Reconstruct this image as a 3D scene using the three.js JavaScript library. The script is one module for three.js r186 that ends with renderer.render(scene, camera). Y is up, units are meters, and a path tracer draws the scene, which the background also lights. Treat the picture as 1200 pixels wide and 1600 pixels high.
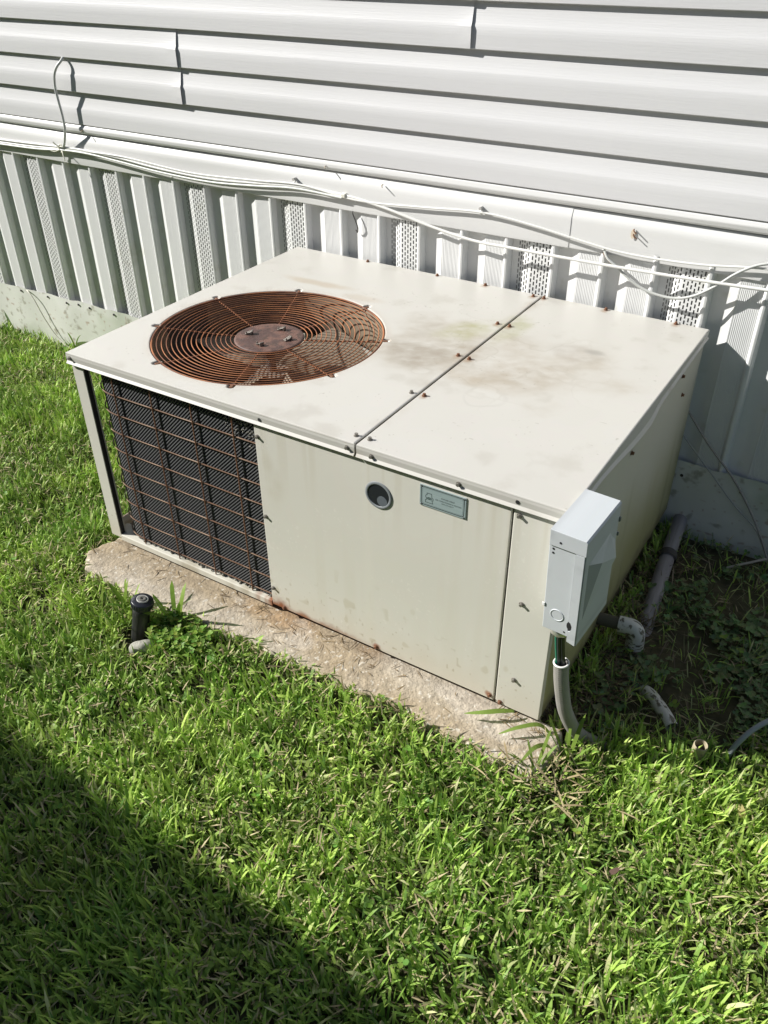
import * as THREE from 'three';
import { RoundedBoxGeometry } from 'three/addons/geometries/RoundedBoxGeometry.js';
import { mergeGeometries, toCreasedNormals, mergeVertices } from 'three/addons/utils/BufferGeometryUtils.js';

// ---------------------------------------------------------------- camera, sky, sun, exposure
const scene = new THREE.Scene();
const camera = new THREE.PerspectiveCamera(62.66, 768 / 1024, 0.05, 400);
camera.position.set(1.6634, 1.411, 1.2069);
camera.rotation.order = 'YXZ';
camera.rotation.set(-0.6125, 0.5618, -0.0084);
scene.add(camera);

const renderer = new THREE.WebGLRenderer({ antialias: true });
renderer.setSize(768, 1024);
renderer.toneMapping = THREE.LinearToneMapping;
renderer.toneMappingExposure = 1.63;
renderer.shadowMap.enabled = true;
renderer.shadowMap.type = THREE.PCFSoftShadowMap;

const SUN = new THREE.Vector3(-1, 0.70, 0.45).normalize();
const sun = new THREE.DirectionalLight(new THREE.Color().setRGB(1.0, 0.972, 0.925), 4.9);
sun.position.copy(SUN).multiplyScalar(20);
sun.castShadow = true;
sun.shadow.mapSize.set(4096, 4096);
sun.shadow.radius = 1;
Object.assign(sun.shadow.camera, { left: -7, right: 7, top: 7, bottom: -7, near: 1, far: 50 });
scene.add(sun, sun.target);
{
  const w = 256, h = 128, d = new Float32Array(w * h * 4);
  for (let j = 0; j < h; j++) for (let i = 0; i < w; i++) {
    const el = ((j + 0.5) / h - 0.5) * Math.PI, az = ((i + 0.5) / w - 0.5) * 2 * Math.PI, o = (j * w + i) * 4;
    const v = new THREE.Vector3(Math.cos(el) * Math.cos(az), Math.sin(el), Math.cos(el) * Math.sin(az));
    const s = Math.max(0, Math.sin(el)), t = Math.pow(1 - s, 3);
    const glow = Math.pow(Math.max(0, v.dot(SUN)), 8) * 0.25;
    const k = 0.62;
    if (el > 0) { d[o] = k * (0.10 + 0.25 * t + glow); d[o + 1] = k * (0.15 + 0.25 * t + glow * 0.95); d[o + 2] = k * (0.25 + 0.2 * t + glow * 0.8); }
    else { d[o] = 0.10; d[o + 1] = 0.11; d[o + 2] = 0.07; }
    d[o + 3] = 1;
  }
  const sky = new THREE.DataTexture(d, w, h, THREE.RGBAFormat, THREE.FloatType);
  sky.mapping = THREE.EquirectangularReflectionMapping; sky.magFilter = THREE.LinearFilter; sky.minFilter = THREE.LinearFilter;
  sky.needsUpdate = true;
  scene.background = sky; scene.environment = sky; scene.environmentIntensity = 1;
}

// ---------------------------------------------------------------- helpers
let seed = 12345;
const rnd = () => { seed = (seed * 1664525 + 1013904223) >>> 0; return seed / 4294967296; };
const rr = (a, b) => a + (b - a) * rnd();
const hsh = (x, y) => { let n = (Math.imul(x, 374761393) + Math.imul(y, 668265263)) | 0; n = Math.imul(n ^ (n >>> 13), 1274126177); return ((n ^ (n >>> 16)) >>> 0) / 4294967296; };
function vn(x, y) {
  const xi = Math.floor(x), yi = Math.floor(y); let fx = x - xi, fy = y - yi;
  fx = fx * fx * (3 - 2 * fx); fy = fy * fy * (3 - 2 * fy);
  const a = hsh(xi, yi), b = hsh(xi + 1, yi), c = hsh(xi, yi + 1), d = hsh(xi + 1, yi + 1);
  return a + (b - a) * fx + (c - a) * fy + (a - b - c + d) * fx * fy;
}
const fbm = (x, y, o = 4) => { let s = 0, a = 0.5, n = 0; for (let i = 0; i < o; i++) { s += a * vn(x, y); n += a; a *= 0.5; x = x * 2.03 + 17.1; y = y * 2.03 + 5.7; } return s / n; };
const clamp = (v, a = 0, b = 1) => Math.min(b, Math.max(a, v));
const sst = (a, b, v) => { const t = clamp((v - a) / (b - a)); return t * t * (3 - 2 * t); };
const lerp = (a, b, t) => a + (b - a) * t;
const mix3 = (a, b, t) => [lerp(a[0], b[0], t), lerp(a[1], b[1], t), lerp(a[2], b[2], t)];
const s8 = v => { v = clamp(v); return 255 * (v <= 0.0031308 ? v * 12.92 : 1.055 * Math.pow(v, 1 / 2.4) - 0.055); };
// texture from a function of metres; f returns linear rgb
function tex(w, h, mw, mh, f, repeat = false) {
  const d = new Uint8Array(w * h * 4);
  for (let j = 0; j < h; j++) for (let i = 0; i < w; i++) {
    const c = f((i + 0.5) / w * mw, (j + 0.5) / h * mh), o = (j * w + i) * 4;
    d[o] = s8(c[0]); d[o + 1] = s8(c[1]); d[o + 2] = s8(c[2]); d[o + 3] = 255;
  }
  const t = new THREE.DataTexture(d, w, h); t.colorSpace = THREE.SRGBColorSpace;
  t.magFilter = THREE.LinearFilter; t.minFilter = THREE.LinearMipmapLinearFilter; t.generateMipmaps = true;
  t.wrapS = t.wrapT = repeat ? THREE.RepeatWrapping : THREE.ClampToEdgeWrapping; t.needsUpdate = true;
  return t;
}
function gtex(w, h, mw, mh, f) {   // grey data (bump, roughness), repeating
  const d = new Uint8Array(w * h * 4);
  for (let j = 0; j < h; j++) for (let i = 0; i < w; i++) {
    const c = 255 * clamp(f((i + 0.5) / w * mw, (j + 0.5) / h * mh)), o = (j * w + i) * 4;
    d[o] = d[o + 1] = d[o + 2] = c; d[o + 3] = 255;
  }
  const t = new THREE.DataTexture(d, w, h); t.magFilter = THREE.LinearFilter; t.minFilter = THREE.LinearMipmapLinearFilter; t.generateMipmaps = true;
  t.wrapS = t.wrapT = THREE.RepeatWrapping; t.needsUpdate = true; return t;
}
const std = (rgb, roughness = 0.6, more = {}) => new THREE.MeshStandardMaterial({ color: new THREE.Color().setRGB(...rgb), roughness, side: THREE.DoubleSide, ...more });

const used = {};
const numbered = n => { if (used[n] === undefined) { used[n] = 0; return n; } used[n]++; return n + '_' + String(used[n]).padStart(3, '0'); };
function thing(name, label, category, pos = [0, 0, 0], group, kind) {
  const o = new THREE.Group(); o.name = numbered(name); o.position.set(...pos);
  o.userData = { label, category }; if (group) o.userData.group = group; if (kind) o.userData.kind = kind;
  scene.add(o); return o;
}
function mesh(name, geo, mat, parent, label) {
  const m = new THREE.Mesh(geo, mat); m.name = name; m.castShadow = m.receiveShadow = true; parent.add(m);
  if (label) m.userData.label = label;
  return m;
}
function single(name, geo, mat, label, category, group, kind) {
  const m = mesh(numbered(name), geo, mat, scene); m.userData.label = label;
  if (category) m.userData.category = category;
  if (group) m.userData.group = group; if (kind) m.userData.kind = kind; return m;
}
const box = (x0, x1, y0, y1, z0, z1, r = 0.0015) => {
  const g = new RoundedBoxGeometry(x1 - x0, y1 - y0, z1 - z0, 2, Math.min(r, (x1 - x0) * 0.45, (y1 - y0) * 0.45, (z1 - z0) * 0.45));
  g.translate((x0 + x1) / 2, (y0 + y1) / 2, (z0 + z1) / 2); return g;
};
// outline extruded along an axis: 'x' outline = (z,y); 'z' outline = (x,y); 'y' outline = (x,z)
function prism(pts, axis, a, b, bevel = 0, holes = []) {
  const s = new THREE.Shape(pts.map(p => new THREE.Vector2(p[0], p[1])));
  for (const h of holes) s.holes.push(h);
  const g = new THREE.ExtrudeGeometry(s, { depth: b - a - 2 * bevel, bevelEnabled: bevel > 0, bevelSize: bevel, bevelThickness: bevel, bevelOffset: -bevel, bevelSegments: 2, curveSegments: 64 });
  g.translate(0, 0, a + bevel);
  const p = g.attributes.position, n = g.attributes.normal;
  for (const q of [p, n]) for (let i = 0; i < q.count; i++) {
    const x = q.getX(i), y = q.getY(i), z = q.getZ(i);
    if (axis === 'x') q.setXYZ(i, z, y, x); else if (axis === 'y') q.setXYZ(i, x, z, y);
  }
  if (axis !== 'z' && !g.index) {     // a swap of two axes mirrors the faces: turn them round again
    for (const at of Object.values(g.attributes)) for (let i = 0; i < at.count; i += 3) for (let k = 0; k < at.itemSize; k++) {
      const t = at.array[(i + 1) * at.itemSize + k]; at.array[(i + 1) * at.itemSize + k] = at.array[(i + 2) * at.itemSize + k]; at.array[(i + 2) * at.itemSize + k] = t;
    }
  }
  return g;
}
const V = p => new THREE.Vector3(...p);
const tube = (pts, r, seg = pts.length * 8, rad = 8) => new THREE.TubeGeometry(new THREE.CatmullRomCurve3(pts.map(V), false, 'centripetal'), seg, r, rad);
const rod = (a, b, r, rad = 6) => new THREE.TubeGeometry(new THREE.LineCurve3(V(a), V(b)), 1, r, rad);
function uvp(g, a, b, a0 = 0, b0 = 0, as = 1, bs = 1) {   // flat mapping in metres
  const p = g.attributes.position, uv = new Float32Array(p.count * 2), at = { x: 0, y: 1, z: 2 };
  for (let i = 0; i < p.count; i++) { uv[2 * i] = (p.array[3 * i + at[a]] - a0) / as; uv[2 * i + 1] = (p.array[3 * i + at[b]] - b0) / bs; }
  g.setAttribute('uv', new THREE.BufferAttribute(uv, 2)); return g;
}
const clean = g => { g = g.index ? g.toNonIndexed() : g; for (const k of Object.keys(g.attributes)) if (!['position', 'normal', 'uv'].includes(k)) g.deleteAttribute(k); return g; };
const join = list => mergeGeometries(list.map(clean));
// a bent sheet: profile of (z,y) carried along x, or of (x,z) carried up y
function sheet(fn, nu, nv, crease = 0.45) {
  const pos = [], uv = [], idx = [];
  for (let j = 0; j < nv; j++) for (let i = 0; i < nu; i++) { const q = fn(i, j); pos.push(q[0], q[1], q[2]); uv.push(q[3], q[4]); }
  for (let j = 0; j < nv - 1; j++) for (let i = 0; i < nu - 1; i++) { const a = j * nu + i; idx.push(a, a + 1, a + nu + 1, a, a + nu + 1, a + nu); }
  const g = new THREE.BufferGeometry(); g.setAttribute('position', new THREE.Float32BufferAttribute(pos, 3)); g.setAttribute('uv', new THREE.Float32BufferAttribute(uv, 2)); g.setIndex(idx);
  g.computeVertexNormals(); return toCreasedNormals(g, crease);
}
const W = 1.2911, H = 0.5561, D = 0.9369, ZW = -0.9520;
const gy = (x, z) => -0.097 + 0.011 * x + (fbm(x * 2.2 + 9, z * 2.2 + 4, 2) - 0.5) * 0.03 + 0.044 * sst(0.26, 0.075, Math.max(z - 0.06, x - 1.22, -0.02 - x)) * sst(-0.12, 0.02, z);

// ---------------------------------------------------------------- ground
{
  const near = sheet((i, j) => { const x = -4 + i * 0.05, z = 3.2 - j * 0.05; return [x, gy(x, z), z, x, z]; }, 161, 85, 1);
  const Y = -0.16;
  const far = [[-150, -4, -150, 150], [4, 150, -150, 150], [-4, 4, 3.2, 150], [-4, 4, -150, -1]].map(([a, b, c, d]) => {
    const g = new THREE.PlaneGeometry(b - a, d - c, 24, 24); g.rotateX(-Math.PI / 2); g.translate((a + b) / 2, Y, (c + d) / 2); return uvp(g, 'x', 'z'); });
  const soil = tex(512, 512, 2, 2, (x, y) => { const n = fbm(x * 14, y * 14, 5), m = fbm(x * 60 + 3, y * 60, 3); return mix3([0.03, 0.03, 0.013], [0.10, 0.085, 0.042], clamp(n * 0.7 + m * 0.5 - 0.15)); }, true);
  soil.repeat.set(0.5, 0.5);
  const sb = gtex(512, 512, 2, 2, (x, y) => fbm(x * 50, y * 50, 4)); sb.repeat.set(0.5, 0.5);
  const g = single('ground', join([near]), std([1, 1, 1], 0.95, { map: soil, bumpMap: sb, bumpScale: 0.012 }), 'dark bare soil showing between the grass around the slab', null, null, 'structure');
  const f = single('lawn_ground', join(far), std([0.06, 0.10, 0.03], 0.95, { bumpMap: sb, bumpScale: 0.03 }), 'green lawn ground running on beyond the yard', null, null, 'structure');
}

// ---------------------------------------------------------------- the mobile home: lap siding, trim, vinyl skirting
const grain = gtex(1024, 256, 1.2, 0.12, (x, y) => fbm(x * 10, y * 420, 3) * 0.7 + vn(x * 60, y * 700) * 0.3);
grain.repeat.set(1 / 1.2, 1 / 0.12);
const wallTint = tex(512, 512, 2, 2, (x, y) => { const n = fbm(x * 3, y * 5, 4), m = fbm(x * 40, y * 90, 3); const v = 0.95 + 0.05 * n + 0.012 * (m - 0.5); return [v, v * 1.0, v * 0.99]; }, true);
wallTint.repeat.set(0.5, 0.5);
const vinyl = std([0.655, 0.655, 0.665], 0.42, { map: wallTint, bumpMap: grain, bumpScale: 0.00022 });
const trimMat = std([0.70, 0.70, 0.695], 0.38, { map: wallTint, bumpMap: grain, bumpScale: 0.0002 });
const grooves = gtex(512, 512, 0.10, 0.4, (x, y) => { const s = 0.5 + 0.5 * Math.sin(x / 0.0045 * 2 * Math.PI + 1.6 * (fbm(x * 60, y * 12, 3) - 0.5)); return 0.25 + 0.55 * s + 0.2 * fbm(x * 300, y * 40, 2); });
grooves.repeat.set(10, 2.5);
const skirtTint = tex(1024, 256, 8, 1, (x, y) => { const n = fbm(x * 6, y * 3, 4), m = fbm(x * 30 + 8, y * 22, 4); let c = mix3([0.70, 0.705, 0.70], [0.56, 0.60, 0.51], sst(0.45, 0.15, y + 0.15 * n) * 0.45 * sst(4.4, 3.0, x) + 0.1 * n);
  return mix3(c, [0.45, 0.44, 0.36], sst(0.66, 0.85, m) * 0.35); });
const skirtMat = std([1, 1, 1], 0.45, { map: skirtTint });
const skirtGroove = std([1, 1, 1], 0.5, { map: skirtTint, bumpMap: null });
{
  const home = thing('mobile_home', 'white mobile home wall with lap siding above ribbed vinyl skirting, behind the air conditioner', 'mobile home', [0.0153, -0.0861, ZW]);
  home.scale.setScalar(0.9908);
  const oy = 0.1;                      // local y = world y + 0.1, local z = world z - ZW
  const es = 0.10594, c3 = 0.8258;
  mesh('wall_core', box(-5.6, 2.9, 0.70 + oy, 3.05 + oy, -3.9, -0.05, 0.004), std([0.6, 0.6, 0.58], 0.8), home);
  mesh('skirt_backer', box(-5.6, 2.9, -0.2 + oy, 0.69 + oy, -0.12, -0.052, 0.004), std([0.22, 0.22, 0.22], 0.9), home);
  const roofM = std([0.5, 0.5, 0.49], 0.6);
  const roof = mesh('roof', prism([[0.16, 3.06 + oy], [0.16, 3.12 + oy], [-1.95, 3.62 + oy], [-4.1, 3.12 + oy], [-4.1, 3.06 + oy], [-1.95, 3.08 + oy]], 'x', -5.8, 3.1), roofM, home);
  // two courses per panel; c = index of the lower butt counted up from the beads (0 = lowest course)
  const prof = y => [[-0.0115, y + 0.0005], [-0.001, y - 0.0004], [0.0004, y + 0.0012], [0.0004, y + 0.006], [0, y + 0.030], [-0.0003, y + 0.0505], [-0.0014, y + 0.0545], [-0.0030, y + 0.0590], [-0.0075, y + 0.0815], [-0.0115, y + es]];
  function panel(courses, x0, x1, lapL, lapR, dz) {
    const pr = []; for (const c of courses) pr.push(...prof(c3 + c * es + oy));
    const n = 24, xs = []; for (let i = 0; i <= n; i++) { const t = i / n; xs.push(x0 + (x1 - x0) * (t < 0.25 ? t * t * 2 : t > 0.75 ? 1 - (1 - t) * (1 - t) * 2 : 0.125 + (t - 0.25) * 1.5)); }
    return sheet((i, j) => {
      const x = xs[i], p = pr[j], m = (j % 10) / 9;
      let z = p[0] + dz + 0.0011 * Math.sin(x * 2.1 + courses[0] * 2) ;
      const belly = Math.sin(Math.PI * clamp((m - 0.05) / 0.95));
      if (lapR) z += 0.0034 * belly * Math.exp(-(x1 - x) / 0.03);
      if (lapL) z -= 0.0010 * Math.exp(-(x - x0) / 0.05);
      return [x, p[1] + 0.0010 * Math.sin(x * 1.7 + courses[0]), z, x, p[1]];
    }, n + 1, pr.length, 0.30);
  }
  const rows = [[[0], null], [[1, 2], -0.457], [[3, 4], 0.566]];
  for (let k = 5, q = 0; k < 20; k += 2, q++) rows.push([[k, k + 1], [-0.3, 1.2, -1.6, 0.1][q % 4]]);
  for (const [cs, jx] of rows) {
    if (jx === null) { mesh('siding_panel', panel(cs, -5.6, 2.9, 0, 0, 0), vinyl, home); continue; }
    const ends = [-5.6, jx - 3.66 > -5.4 ? jx - 3.66 : null, jx, jx + 3.66 < 2.8 ? jx + 3.66 : null, 2.9].filter(v => v !== null);
    for (let i = 0; i < ends.length - 1; i++) mesh('siding_panel', panel(cs, ends[i] - (i ? 0.03 : 0), ends[i + 1], i > 0, i < ends.length - 2, i < ends.length - 2 && ends[i + 1] === jx ? 0.0022 : i === 0 ? 0.0022 : 0), vinyl, home);
  }
  // half-round starter strip under the lowest course
  const bead = []; for (let i = 0; i <= 10; i++) { const a = -Math.PI / 2 + Math.PI * i / 10; bead.push([-0.0095 + 0.0115 * Math.cos(a), 0.8094 + oy + 0.0158 * Math.sin(a)]); }
  mesh('starter_strip', sheet((i, j) => { const x = -5.6 + i * 0.5, p = bead[j]; return [x, p[1] + 0.0012 * Math.sin(x * 2), p[0], x, p[1]]; }, 18, bead.length, 0.6), trimMat, home);
  // trim boards with a rolled upper edge
  const tp = [[-0.02, 0.6856], [-0.004, 0.6846], [-0.0005, 0.6866], [0, 0.690], [0.0002, 0.72], [0.0006, 0.757], [-0.0003, 0.766], [-0.0028, 0.774], [-0.0060, 0.7805], [-0.0085, 0.7860], [-0.0105, 0.7905], [-0.014, 0.7935]];
  for (const [a, b, dz] of [[-5.6, -2.78, 0], [-2.78, 0.884, 0.0008], [0.8835, 2.9, -0.0004]]) {
    const n = 30;
    mesh('trim_board', sheet((i, j) => { const x = a + (b - a) * i / n, p = tp[j]; return [x, p[1] + oy + 0.0015 * Math.sin(x * 2.3), p[0] + dz + 0.0014 * Math.sin(x * 4.1) * (j < 6 ? 1 : 0.3), x, p[1]]; }, n + 1, tp.length, 0.5), trimMat, home);
  }
  // vinyl skirting: panels of three ribs, the middle one slotted
  const P = 0.14, z0 = -0.009, zr = -0.0225;
  const y0 = -0.16 + oy, y1 = 0.705 + oy;
  function strip(a, b, ua, ub, n = 1) {     // solid face from profile point a to b
    return sheet((i, j) => { const t = i / n; return [lerp(a[0], b[0], t), j ? y1 : y0, lerp(a[1], b[1], t), (lerp(a[0], b[0], t) + 5) / 8, j ? 0.84 : 0]; }, n + 1, 2, 1);
  }
  function slotted(a, b, cols, off) {
    const pos = [], uv = [], quad = (t0, t1, ya, yb) => {
      const q = (t, y) => { pos.push(lerp(a[0], b[0], t), y, lerp(a[1], b[1], t)); uv.push((lerp(a[0], b[0], t) + 5) / 8, (y - y0) / 1); };
      q(t0, ya); q(t1, ya); q(t1, yb); q(t0, ya); q(t1, yb); q(t0, yb);
    };
    const pitch = 0.0158, sl = 0.0108, cw = 1 / cols;
    for (let c = 0; c < cols; c++) {
      const s0 = (c + 0.30) * cw, s1 = (c + 0.70) * cw;
      quad(c * cw, s0, y0, y1); quad(s1, (c + 1) * cw, y0, y1);
      let y = y0; const ph = ((c + off) % 2) * pitch / 2;
      for (let k = 0; ; k++) { const a0 = y0 + 0.02 + ph + k * pitch; if (a0 + sl > y1 - 0.004) break; quad(s0, s1, y, a0); y = a0 + sl; }
      quad(s0, s1, y, y1);
    }
    const g = new THREE.BufferGeometry(); g.setAttribute('position', new THREE.Float32BufferAttribute(pos, 3)); g.setAttribute('uv', new THREE.Float32BufferAttribute(uv, 2)); g.computeVertexNormals(); return g;
  }
  const uvGroove = g => uvp(g, 'x', 'y');
  const flatMat = std([0.66, 0.665, 0.66], 0.5, { map: null, bumpMap: grooves, bumpScale: 0.0011 });
  for (let k = -10; k <= 9; k++) {
    const px = -1.3618 + k * 3 * P;
    if (px < -5.5 || px > 2.6) continue;
    const solid = [], flat = [];
    for (let r = 0; r < 3; r++) {
      const x = px + r * P, vent = r === 0;
      const dz = 0.002 * Math.sin(x * 7.3);
      const A = [x - 0.024, zr], B = [x + 0.008, zr], C = [x + 0.036, z0 + dz], E = [x + 0.096, z0 + dz], F = [x + 0.099, z0 + 0.006 + dz], G2 = [x + 0.110, z0 + 0.006 + dz], I = [x + 0.113, z0 + dz], J = [x + 0.116, zr];
      const C0 = [x + 0.0335, z0 - 0.002 + dz], C1 = [x + 0.0385, z0 + dz];
      solid.push(strip([x - 0.024, zr], [x - 0.006, zr]));
      if (vent) { solid.push(slotted([x - 0.006, zr], B, 2, 0), slotted(B, C0, 3, 1)); }
      else solid.push(strip([x - 0.006, zr], B), strip(B, C0));
      solid.push(strip(C0, C), strip(C, C1));
      if (vent) solid.push(slotted(C1, E, 6, 0)); else flat.push(uvGroove(strip(C1, E)));
      const bd = []; for (let q = 0; q <= 6; q++) { const a = Math.PI * q / 6; bd.push([x + 0.1045 - 0.0085 * Math.cos(a), z0 + dz + 0.0085 * Math.sin(a)]); }
      for (let q = 0; q < 6; q++) solid.push(strip(bd[q], bd[q + 1]));
      solid.push(strip(bd[6], J));
    }
    const pan = mesh('skirting_panel', toCreasedNormals(mergeVertices(join(solid), 1e-4), 0.6), skirtMat, home);
    const tilt = (hsh(k + 50, 3) - 0.5) * 0.006; pan.rotation.x = tilt * 0.4; 
    for (const f of flat) { const m = mesh('grooved_face', f, flatMat, pan); }
  }
  // galvanised flashing along the ground, in lengths
  const galv = tex(1024, 256, 4, 0.4, (x, y) => { const n = fbm(x * 4, y * 6, 4), m = fbm(x * 34, y * 34, 4), s = vn(x * 70, y * 70);
    let c = mix3([0.62, 0.63, 0.58], [0.42, 0.46, 0.37], sst(0.35, 0.8, n)); c = mix3(c, [0.70, 0.70, 0.67], sst(0.55, 0.7, fbm(x * 5 + 9, y * 9, 3)) * 0.6);
    c = mix3(c, [0.16, 0.13, 0.07], sst(0.64, 0.8, m) * 0.55); c = mix3(c, [0.25, 0.10, 0.04], sst(0.86, 0.97, s) * 0.5);
    return mix3(c, [0.16, 0.15, 0.09], sst(0.16, 0.0, y) * 0.6); }, true);
  galv.repeat.set(0.25, 2.5);
  const galvM = std([1, 1, 1], 0.5, { map: galv });
  const ftop = x => (x < 0.2 ? 0.118 + 0.010 * Math.sin(x * 2.6 + 4.2) : 0.148) + 0.002 * Math.sin(x * 31) + 0.0015 * Math.sin(x * 67);
  const fz = (x, t) => 0.006 + 0.012 * (1 - t) + 0.004 * Math.sin(x * 9 + 1) * (1 - t) + 0.002 * Math.sin(x * 23);
  for (const [a, b] of [[-5.6, -2.6], [-2.6, 0.32], [0.31, 2.9]]) {
    const n = Math.round((b - a) / 0.04);
    const f = mesh('flashing_sheet', sheet((i, j) => { const x = lerp(a, b, i / n), t = j / 6, y = lerp(-0.2, ftop(x), t); return [x, y + oy, fz(x, t) - 0.0035, x, y + 0.2]; }, n + 1, 7, 1.2), galvM, home, a < 0 && b > 0 ? 'mottled sunlit galvanised flashing sheet' : undefined);
    const nx = a < -2.6 ? [-4.2, -3.4] : a < 0 ? [-1.865, -1.56, -1.39, -1.27, -1.2, -1.135, -0.99] : [1.305, 1.47];
    for (const x of nx) { const g = new THREE.SphereGeometry(0.0048, 8, 6); g.scale(1, 1, 0.6); const y = ftop(x) - (a > 0 ? 0.045 : 0.016); g.translate(x, y + oy, fz(x, 0.9) - 0.0015); mesh('nail', g, std([0.03, 0.024, 0.02], 0.7), f); }
  }
}

// ---------------------------------------------------------------- neighbouring home behind the viewer, whose eave shades the lawn
{
  const g = thing('neighbour_home', 'neighbouring brown mobile home whose eave shades the near lawn', 'mobile home', [0, -0.1, 2.512]);
  g.rotation.y = -0.044;
  mesh('wall', box(-11, 2.5, 0.55, 2.72, 0.28, 4.2, 0.004), std([0.20, 0.17, 0.14], 0.7, { bumpMap: grain, bumpScale: 0.0005 }), g);
  mesh('skirting', box(-10.9, 2.4, 0, 0.546, 0.32, 4.1, 0.004), std([0.18, 0.16, 0.14], 0.7), g);
  mesh('roof', prism([[0, 2.70], [0, 2.80], [2.2, 3.25], [4.5, 2.80], [4.5, 2.724]], 'x', -11.3, 2.8), std([0.16, 0.15, 0.15], 0.8), g);
}

// ---------------------------------------------------------------- concrete slab
const padSd = (x, z) => {      // distance inside the slab's ragged outline
  const w = (fbm(x * 7 + 2, z * 7, 3) - 0.5) * 0.030 + (fbm(x * 40, z * 40, 2) - 0.5) * 0.014;
  const left = -0.03 + 0.02 * sst(0.1, -0.1, z), front = 0.122 + 0.012 * Math.sin(x * 5);
  let d = Math.min(x - left, 1.345 - x, front - z, z + 0.945);
  const cl = ((x - left) + (0.15 - z)) * 0.707 - 0.055; d = Math.min(d, cl);
  return Math.min(d, z > -0.02 ? 1 : 1.300 - x + 0.0) + w - 0.03 * sst(0.0, -0.06, z) * sst(1.2, 1.3, x);
};
const padTop = (x, z) => -0.016 + (fbm(x * 7, z * 7, 4) - 0.5) * 0.006 - 0.006 * sst(0.02, 0.14, z) ;
{
  const nx = 260, nz = 100, x0 = -0.14, x1 = 1.42;
  const zs = []; for (let j = 0; j < nz; j++) { const t = j / (nz - 1); zs.push(t < 0.7 ? lerp(0.2, -0.1, t / 0.7) : lerp(-0.1, -0.97, (t - 0.7) / 0.3)); }
  const g = sheet((i, j) => {
    const x = lerp(x0, x1, i / (nx - 1)), z = zs[j], d = padSd(x, z), rough = (fbm(x * 90, z * 90, 3) - 0.5) * 0.0022;
    const crack = 0.0022 * sst(0.012, 0.0, Math.abs(z - 0.055 - 0.5 * (x - 1.22) - (fbm(x * 30, 2, 2) - 0.5) * 0.05)) * sst(1.18, 1.2, x) ;
    const y = padTop(x, z) + rough - crack - 0.13 * sst(0.004, -0.012, d) - 0.0025 * sst(0.012, 0.0, d);
    return [x, y, z, x, z];
  }, nx, nz, 3);
  const conc = tex(1536, 512, 1.6, 0.533, (x, zz) => {
    const X = x - 0.2, z = zz - 0.33; const n = fbm(X * 6, z * 9, 5), m = fbm(X * 70, z * 70, 3), s = vn(X * 160, z * 160), p = vn(X * 320 + 5, z * 320);
    let c = mix3([0.305, 0.245, 0.165], [0.39, 0.34, 0.265], sst(0.3, 0.7, n));
    c = mix3(c, [0.36, 0.24, 0.13], sst(0.55, 0.8, fbm(X * 5 + 3, z * 7, 4)) * 0.75 * sst(0.15, 0.4, X) * sst(1.15, 0.8, X));
    c = mix3(c, [0.23, 0.155, 0.09], sst(0.45, 0.7, fbm(X * 8 + 1, z * 12 + 4, 4)) * 0.7 * sst(0.08, 0.0, z + 0.02));
    c = mix3(c, [0.45, 0.40, 0.33], sst(0.6, 0.7, fbm(X * 4.2 + 7, z * 10, 3)) * 0.7);
    const v = 0.72 + 0.56 * m; c = c.map(q => q * v);
    c = mix3(c, [0.60, 0.57, 0.5], sst(0.80, 0.9, s) * 0.6); c = mix3(c, [0.15, 0.12, 0.09], sst(0.80, 0.9, p) * 0.5);
    return c; });
  const cb = gtex(1024, 1024, 0.5, 0.5, (x, y) => 0.5 * vn(x * 150, y * 150) + 0.3 * vn(x * 330, y * 330) + 0.2 * fbm(x * 40, y * 40, 3)); cb.repeat.set(2, 2);
  uvp(g, 'x', 'z', -0.2, -0.33, 1.6, 0.533);
  const m = std([1, 1, 1], 0.95, { map: conc, bumpMap: cb, bumpScale: 0.0022 });
  cb.repeat.set(3.2, 1.07);
  single('concrete_slab', g, m, 'rough weathered tan concrete slab under the air conditioner', 'slab');
}

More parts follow.
